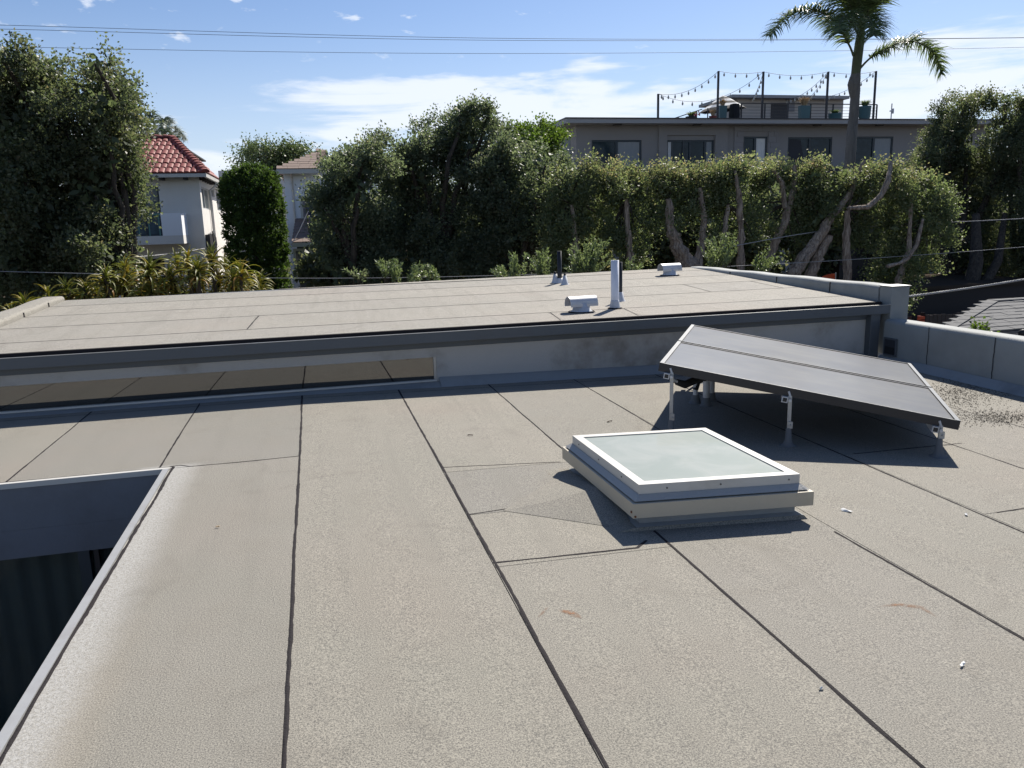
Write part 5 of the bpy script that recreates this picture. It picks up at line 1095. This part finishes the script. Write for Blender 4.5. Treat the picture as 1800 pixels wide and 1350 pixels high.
hedge_tree(8, 'rightmost clipped tree of the row, leafy down to the parapet', [(1600, 290, 36, 26), (1645, 300, 34, 34), (1590, 340, 44, 40), (1645, 355, 38, 46), (1600, 400, 48, 44), (1640, 415, 36, 42), (1590, 455, 44, 40), (1560, 490, 30, 32), (1620, 470, 30, 36), (1580, 520, 30, 30)], 17.2, [[(1575, 560, 8), (1580, 490, 7), (1598, 440, 5), (1602, 340, 3)], [(1560, 468, 4.5, -.95), (1580, 463, 4, -.95), (1596, 455, 4, -.9), (1612, 430, 3.5, -.9), (1622, 385, 3, -.8)]])
GR = 'big dark trees at the right edge'
tree('dense_tree', 'big dark tree whose pale-edged top stands right of the palm', 'tree', pblobs([(1700, 180, 34, 26), (1735, 190, 40, 34), (1690, 220, 50, 36), (1664, 236, 34, 28), (1622, 278, 30, 28), (1700, 270, 70, 52), (1650, 310, 50, 44), (1710, 340, 66, 60), (1735, 410, 60, 60), (1700, 460, 50, 46)], 23.5), .085, .28, 'leaf_dark', 26, 21, group=GR, tr=.3, **K)
tree('dense_tree', 'big dark tree cut off by the right edge of the picture', 'tree', pblobs([(1800, 185, 44, 40), (1830, 230, 60, 60), (1780, 250, 50, 50), (1800, 320, 60, 66), (1840, 400, 70, 80), (1780, 400, 50, 70), (1815, 470, 50, 60)], 22.), .085, .28, 'leaf_dark', 26, 22, group=GR, tr=.3, **K)
# a thick pale trunk seen in the shade under them
p0, p1, p2 = PY(1690, 575, 21.), PY(1702, 520, 21.), PY(1712, 460, 21.3); t = thing('bare_trunk', 'thick flaky trunk in deep shade above the garage roof', 'tree trunk', (p0.x, 21, GZ))
for k, (ddx, rr_) in enumerate(((0, .30), (.45, .2))):
    m = MB(); m.tube([(p0.x+ddx, 21, GZ), p0+Vector((ddx, 0, 0)), p1+Vector((ddx*.9, 0, 0)), p2+Vector((ddx*1.9+.1, 0, 0)), p2+Vector((ddx*2.6+.5, .6, 1.5))], [rr_*1.3, rr_, rr_*.85, rr_*.7, rr_*.4], 9); m.build('stem', 'bark_dark', t)
tree('ficus_tree', 'bright yellow-green tree touching the left corner of the apartment block', 'tree', pblobs([(905, 240, 30, 20), (940, 236, 36, 22), (965, 250, 26, 26), (930, 262, 50, 26)], 36.), .14, .34, 'leaf_bright', 14, 31, tr=.2, shoot=.5, droop=0, up=.5)
tree('pepper_tree', 'light green feathery tree far behind the clipped conifer', 'tree', pblobs([(445, 268, 28, 16), (480, 266, 36, 18), (520, 268, 34, 16), (470, 290, 56, 24), (530, 290, 40, 20)], 48.), .17, .28, 'leaf_pale', 9, 32, tr=.25, shoot=.7, droop=-.4, up=.3)
# clipped conifer column
c = PY(449, 400, 26.5); s = MPP(c); bl = []
t = thing('clipped_conifer', 'tall clipped columnar conifer between the red-roofed house and the white house', 'conifer', (c.x, c.y, GZ))
for k in range(9): z = GZ+.6+k*.62; bl.append((c.x, c.y, z, .90, .86, .62))
ztop = PY(449, 287, 26.5).z; bl = [b_ for b_ in bl if b_[2] < ztop-.9]+[(c.x-.06, c.y, ztop-1.0, .88, .84, .72), (c.x+.15, c.y, ztop-.66, .68, .66, .55), (c.x-.25, c.y-.1, ztop-.74, .58, .6, .55)]
V, tint, C = foliage(bl, 230, .085, .26, 33, shoot=.13, droop=.25, up=.9, shell=.84, per=20, zmin=-.9, lumpy=False); put_crown('crown', V, tint, 'leaf_yew', t)
m = MB(); m.tube([(c.x, c.y, GZ), (c.x, c.y, ztop-.8)], [.16, .05], 8); m.build('trunk', 'bark_dark', t)
# dark hedges that close the view at the back
for i, (xa, xb, Y, yt, lb) in enumerate(((560, 800, 25.5, 370, 'deep shaded hedge behind the broad dark evergreen'), (780, 1060, 25.5, 350, 'deep shaded hedge behind the highest dark evergreen'), (1040, 1320, 23., 340, 'shaded hedge behind the left half of the clipped row'), (1300, 1560, 24.5, 345, 'shaded hedge behind the right half of the clipped row'), (1540, 1860, 27., 350, 'deep shaded hedge behind the big trees at right'), (-120, 215, 23., 380, 'deep shaded hedge behind the tall left trees'))):
    L_ = []; n_ = int((xb-xa)/55)
    for k in range(n_):
        for r_ in range(3): L_.append((xa+(xb-xa)*(k+.5)/n_+random.uniform(-12, 12), yt+30+r_*52+random.uniform(-14, 14), 46, 46))
    bl = pblobs(L_, Y, .7); cx = sum(b_[0] for b_ in bl)/len(bl); t = thing('hedge', lb, 'hedge', (cx, Y, GZ), 'shaded hedges behind the trees')
    V, tint, C = foliage(bl, 34, .17, .40, 60+i, shoot=.45, shell=.2, per=22); put_crown('foliage', V, tint, 'leaf_dark', t)
    m = MB()
    for k in range(n_): b_ = bl[3*k]; m.tube([(b_[0], Y, GZ), (b_[0]+.1, Y, b_[2])], [.06, .02], 6)
    m.build('stems', 'bark_dark', t)
# grey-green shrubs just beyond the far edge of the upper roof
def shrub(i, label, bl, Y, mat='leaf_shrub', leaf=.075, dens=22, n_st=7):
    blobs = pblobs(bl, Y, .8); b0 = blobs[0]; t = thing('shrub', label, 'shrub', (b0[0], Y, GZ), 'grey-green shrubs beyond the roof edge'); rng = np.random.default_rng(90+i); P, A, m = [], [], MB(); TT = []
    for b_ in blobs:
        base = Vector((b_[0]+rng.normal()*.1, b_[1], b_[2]-b_[5]*1.6))
        m.tube([(b0[0], Y, GZ), base], [.03, .018], 6)
        for k in range(int(dens*b_[3]*b_[5]*12)+n_st):
            tip = np.array([b_[0]+rng.normal()*b_[3]*.55, b_[1]+rng.normal()*.25, b_[2]+b_[5]*rng.uniform(-.6, 1.)]); a = np.array(base)+rng.normal(size=3)*.06; n_ = 46; tt = rng.uniform(.35, 1, n_)
            d_ = (tip-a); q = a+d_*tt[:, None]+np.array([0, 0, .0]); P.append(q); A.append(unit(unit(d_)[None]*.9+rng.normal(size=(n_, 3))*.5)); TT.append(np.clip(rng.random()*.5+rng.random(n_)*.5, 0, 1)); m.tube([a, tip], [.006, .002], 4, cap=False)
    P = np.concatenate(P); A = np.concatenate(A); n = len(P); V = leaf_quads(P, A, leaf*rng.uniform(.6, 1.25, n), .014*rng.uniform(.7, 1.3, n)/1., rng); put_crown('foliage', V, np.concatenate(TT), mat, t); m.build('stems', 'bark_dark', t)
shrub(1, 'leftmost pale grey-green shrub, leaning, above the far roof edge', [(690, 472, 26, 24), (672, 468, 14, 16)], 14.6)
shrub(2, 'two-tipped grey-green shrub right of the leaning one', [(738, 478, 16, 22), (756, 478, 12, 20)], 14.6)
shrub(3, 'small grey-green shrub left of the black vent pipe', [(878, 478, 18, 18), (908, 466, 16, 28)], 14.7)
shrub(4, 'mid-sized grey-green shrub beside the black vent pipe', [(948, 462, 20, 30)], 14.7)
shrub(5, 'tall bushy grey-green shrub right of the black vent pipe', [(1030, 450, 32, 38), (1050, 440, 18, 30), (1010, 462, 18, 26)], 14.6)
shrub(6, 'single thin grey-green sprig behind the white flue pipe', [(1114, 468, 8, 22)], 14.8, n_st=2)
shrub(7, 'bushy grey-green shrub before the thick leaning trunk', [(1262, 440, 26, 36), (1280, 432, 16, 28)], 15.2)
shrub(8, 'narrow grey-green shrub right of the slim pale trunks', [(1342, 458, 18, 26)], 15.2)
shrub(9, 'low dull green shrub left of the leaning pale shrub', [(630, 482, 30, 14)], 15., 'leaf_mid', dens=12)
# sapling by the right parapet
p = PY(1725, 577, 9.2); t = thing('sapling', 'small yellow-green sapling before the grey shingle roof', 'sapling', (p.x, 9.2, GZ))
V, tint, C = foliage(pblobs([(1726, 574, 17, 16), (1712, 586, 12, 9), (1738, 588, 12, 10), (1722, 592, 20, 12)], 9.2), 95, .05, .36, 71, shoot=.10, up=.3, per=14); put_crown('crown', V, tint, 'leaf_bright', t)
m = MB(); m.tube([(p.x, 9.2, GZ), (p.x+.02, 9.2, p.z)], [.025, .008], 6)
for k in range(14): limb(m, (p.x, 9.2, p.z-.2), Vector(C[random.randrange(len(C))]), .006, .002, .2, 4, seed=k)
m.build('stem', 'bark_dark', t)
# ------------------------------------------------------------------ tree aloes
def aloe_leaf(bendv, L, w0, a0):
    n = 7; vs = []; a = math.radians(72)
    x = y = 0.; 
    for i in range(n+1):
        t = i/n; w = w0*(1-t)**.75*(1 if t > .06 else .9)+.002; ang = math.radians(a0)-bendv*t**1.1
        vs += [(-w, x, y+w*.22), (0, x, y-w*.30), (w, x, y+w*.22)]; x += math.cos(ang)*L/n; y += math.sin(ang)*L/n
    m = MB(); m.add(vs, [(i*3+j, i*3+j+1, i*3+j+4, i*3+j+3) for i in range(n) for j in (0, 1)], True)
    und = [(v[0]*.92, v[1], v[2]-abs(w0)*.28*(1-k//3/(n+1))) for k, v in enumerate(vs)]; m.add(und, [(i*3+j+3, i*3+j+4, i*3+j+1, i*3+j) for i in range(n) for j in (0, 1)], True); return m
AL = []
for i, (bv, L_, w_, a0) in enumerate(((1.5, .40, .026, 72), (1.9, .46, .030, 52), (2.1, .48, .030, 34), (.9, .28, .024, 80), (2.3, .46, .028, 10))):
    for tn in (.3, .5, .72, .97):
        me = aloe_leaf(bv, L_, w_, a0).mesh('leaf', 'leaf_aloe'); at = me.attributes.new('tint', 'FLOAT', 'POINT'); at.data.foreach_set('value', np.clip(tn+RNG.normal(size=len(me.vertices))*.07, 0, 1)); AL.append((bv, tn, me))
def aloe(label, ros, Y):
    c0 = PY(ros[len(ros)//2][0], ros[len(ros)//2][1], Y); t = thing('tree_aloe', label, 'aloe', (c0.x, Y, GZ), 'tree aloes beyond the left end of the roof'); o_ = t.location.copy()
    ros = ros+[(a_[0]+random.uniform(-22, 22), a_[1]+random.uniform(14, 26), a_[2]*.85) for a_ in ros]
    for k, (px, py, s_) in enumerate(ros):
        s_ *= .86
        y = Y+random.uniform(-.5, .5); p = PY(px, py, y); m = MB(); limb(m, (c0.x+(p.x-c0.x)*.6, Y, GZ), p, .05, .03, .1, 5, seed=k)
        m.tube([p, p+Vector((0, 0, .05))], [.03, .022], 6)
        r = m.build('rosette', 'bark_dark', t); tilt = Matrix.Rotation(random.uniform(-.1, .55), 4, 'X')@Matrix.Rotation(random.uniform(-.4, .4), 4, 'Y')
        n_ = 34
        for i in range(n_):
            q = i/n_; pool = [a for a in AL if (a[0] < 1.6 if q < .18 else (1.4 < a[0] < 2.2 if q < .6 else a[0] > 2.0))]; a = random.choice([b_ for b_ in pool if (b_[1] < .9 if q < .85 else b_[1] > .6)]); sc_ = s_*random.uniform(.72, 1.2)
            inst('leaf', a[2], r, Matrix.Translation(p-o_+Vector((0, 0, (.05-.20*q))))@tilt@Matrix.Rotation(i*2.39996+random.uniform(-.2, .2), 4, 'Z')@Matrix.Scale(sc_, 4))
aloe('low tree aloe at the left end of the cluster, nearest the roof kerb', [(45, 538, .9), (85, 524, .9), (120, 512, 1.0), (150, 510, .9), (70, 548, .8), (20, 556, .8)], 14.2)
aloe('tree aloe with big orange-tinged rosettes in the middle of the cluster', [(185, 488, 1.05), (225, 478, 1.1), (262, 474, 1.15), (215, 505, 1.0), (265, 500, 1.1), (300, 490, 1.0), (245, 520, .9), (170, 520, .9), (305, 515, .9)], 14.4)
aloe('tall tree aloe at the right end of the cluster beside the conifer', [(312, 468, 1.05), (345, 478, 1.1), (372, 458, 1.1), (400, 474, 1.1), (425, 480, 1.05), (385, 500, 1.0), (345, 505, 1.), (455, 496, .95), (425, 502, .9), (330, 458, .9)], 14.6)
# ------------------------------------------------------------------ palms
def frond(t, P, Lf, wid, seed, mat='leaf_palm', n=70, hang=.75, name='frond'):
    """rachis through the points P, leaflets both sides that droop"""
    rg = np.random.default_rng(seed); P = [Vector(p) for p in P]; Q = []
    for i in range(len(P)-1):
        p0, p1, p2, p3 = P[max(i-1, 0)], P[i], P[i+1], P[min(i+2, len(P)-1)]
        for k in range(12): t_ = k/12; Q.append(.5*((2*p1)+(p2-p0)*t_+(2*p0-5*p1+4*p2-p3)*t_**2+(3*p1-p0-3*p2+p3)*t_**3))
    Q.append(P[-1]); m = MB(); N_ = len(Q); m.tube(Q, [wid*(1-.85*i/(N_-1)) for i in range(N_)], 6); fr_ = m.build(name, 'crownshaft', t)
    V, T_ = [], []
    for k in range(n):
        f_ = .20+.80*(k+.5)/n; i = min(int(f_*(N_-1)), N_-2); q = Q[i].lerp(Q[i+1], f_*(N_-1)-i); d_ = (Q[i+1]-Q[i]).normalized(); s_ = d_.cross(Vector((0, 0, 1))); s_ = s_.normalized() if s_.length > .05 else Vector((1, 0, 0)); u_ = s_.cross(d_)
        env = math.sin(math.pi*min(1, (f_-.12)/.95))**.5
        for sg in (-1, 1):
            for rep in (0, 1):
                L_ = Lf*env*rg.uniform(.8, 1.1); a = s_*sg*rg.uniform(.6, 1.1)+d_*rg.uniform(.25, .7)+u_*rg.uniform(-.3, .7); a.normalize(); w_ = .026*rg.uniform(.8, 1.3); wv = d_*w_
                p = q.copy(); prev = None; cur = a.copy(); tn = rg.random()
                for sgm in range(3):
                    nxt = p+cur*(L_/3); ww = (1., .85, .5, .06)
                    V += [p-wv*ww[sgm], p+wv*ww[sgm], nxt+wv*ww[sgm+1], nxt-wv*ww[sgm+1]]; T_.append(tn); p = nxt; cur = (cur+Vector((0, 0, -hang))*rg.uniform(.5, 1.2)).normalized()
    o = bpy.data.objects.new('leaflets', fast_mesh('leaflets', [tuple(v) for v in V], mat, T_, 4, root_loc(t))); COL.objects.link(o); o.parent = fr_; o['kind'] = 'stuff'
YP = 26.; pt = thing('palm_tree', 'tall feather palm with a bulging crown shaft in front of the apartment block', 'palm', (PY(1496, 275, YP).x, YP, GZ))
seq = [(1494, 285, 12), (1497, 240, 11.5), (1501, 200, 11), (1503, 172, 10.5), (1502, 160, 13), (1501, 148, 14), (1503, 138, 12.5), (1505, 128, 10)]
P = [PY(a, b_, YP) for a, b_, _ in seq]; m = MB(); Q = [Vector((P[0].x-.12, YP, GZ))]+P; R_ = [.27]+[r_*MPP(p) for (_, _, r_), p in zip(seq, P)]; Q2, R2 = [], []
for i in range(len(Q)-1):
    for k in range(8): f_ = k/8; Q2.append(Q[i].lerp(Q[i+1], f_)); R2.append((R_[i]+(R_[i+1]-R_[i])*f_)*(1+.02*math.sin(len(Q2)*2.1)))
m.tube(Q2, [r_*.75 for r_ in R2], 12); m.build('trunk', 'palm_bark', pt)
sq = [(1504, 132, 10), (1507, 105, 10.5), (1511, 75, 10), (1514, 50, 8), (1516, 20, 5)]; P = [PY(a, b_, YP) for a, b_, _ in sq]; m = MB(); m.tube(P, [r_*.78*MPP(p) for (_, _, r_), p in zip(sq, P)], 12); m.build('crown_shaft', 'crownshaft', pt)
def F(pts, Lf=.62, n=70, hang=.75, wid=.045): frond(pt, [PY(a, b_, YP+dy) for a, b_, dy in pts], Lf*1.4, wid, len(pt.children)*13+5, n=int(n*1.15), hang=hang*.62)
F([(1500, 98, 0), (1492, 78, -.1), (1468, 40, -.3), (1430, 18, -.5), (1385, 28, -.6), (1352, 62, -.7)], .62, 80, .85)
F([(1512, 120, 0), (1530, 102, -.1), (1560, 84, -.3), (1600, 72, -.4), (1640, 92, -.5), (1654, 130, -.6)], .60, 78, .8)
F([(1512, 60, 0), (1500, 25, -.4), (1488, -10, -.8), (1470, -60, -1.2), (1440, -90, -1.4)], .75, 70, .6)
F([(1514, 60, 0), (1512, 20, -.6), (1508, -20, -1.2), (1500, -50, -1.9), (1490, -50, -2.4)], .8, 70, .6)
F([(1516, 60, 0), (1524, 25, -.5), (1536, -8, -1.), (1560, -45, -1.3), (1595, -50, -1.6)], .8, 70, .6)
F([(1518, 50, 0), (1535, 10, .3), (1565, -30, .5), (1620, -50, .6), (1660, -25, .7)], .7, 66, .7)
F([(1516, 50, 0), (1518, 0, .6), (1522, -60, 1.1), (1530, -110, 1.5)], .8, 60, .6)
F([(1512, 50, 0), (1495, 0, .5), (1470, -45, 1.), (1425, -60, 1.3), (1390, -35, 1.5)], .7, 66, .7)
F([(1514, 70, 0), (1518, 45, -.9), (1524, 30, -1.7), (1532, 40, -2.3), (1536, 62, -2.6)], .7, 60, .9)
F([(1512, 70, 0), (1500, 44, -.9), (1488, 28, -1.7), (1478, 36, -2.3), (1474, 58, -2.6)], .7, 60, .9)
Y2 = 58.; p2t = thing('far_palm', 'small hazy palm top showing above the red tiled roof', 'palm', (PY(285, 235, Y2).x, Y2, GZ)); cp = PY(283, 246, Y2)
m = MB(); m.tube([(cp.x, Y2, GZ), cp], [.22, .16], 8); m.build('trunk', 'palm_bark', p2t)
for k, (a, b_, c_, d_) in enumerate(((272, 225, 262, 202), (285, 225, 290, 214), (296, 228, 312, 228), (300, 236, 326, 246), (276, 236, 258, 232), (290, 230, 300, 216), (305, 240, 318, 240))):
    frond(p2t, [cp, PY(a, b_, Y2-.3*k), PY((a+c_)/2, min(b_, d_)-4, Y2), PY(c_, d_, Y2)], .75, .05, 300+k, 'leaf_palm_far', 40, .6)
print('leaves', NL[0])
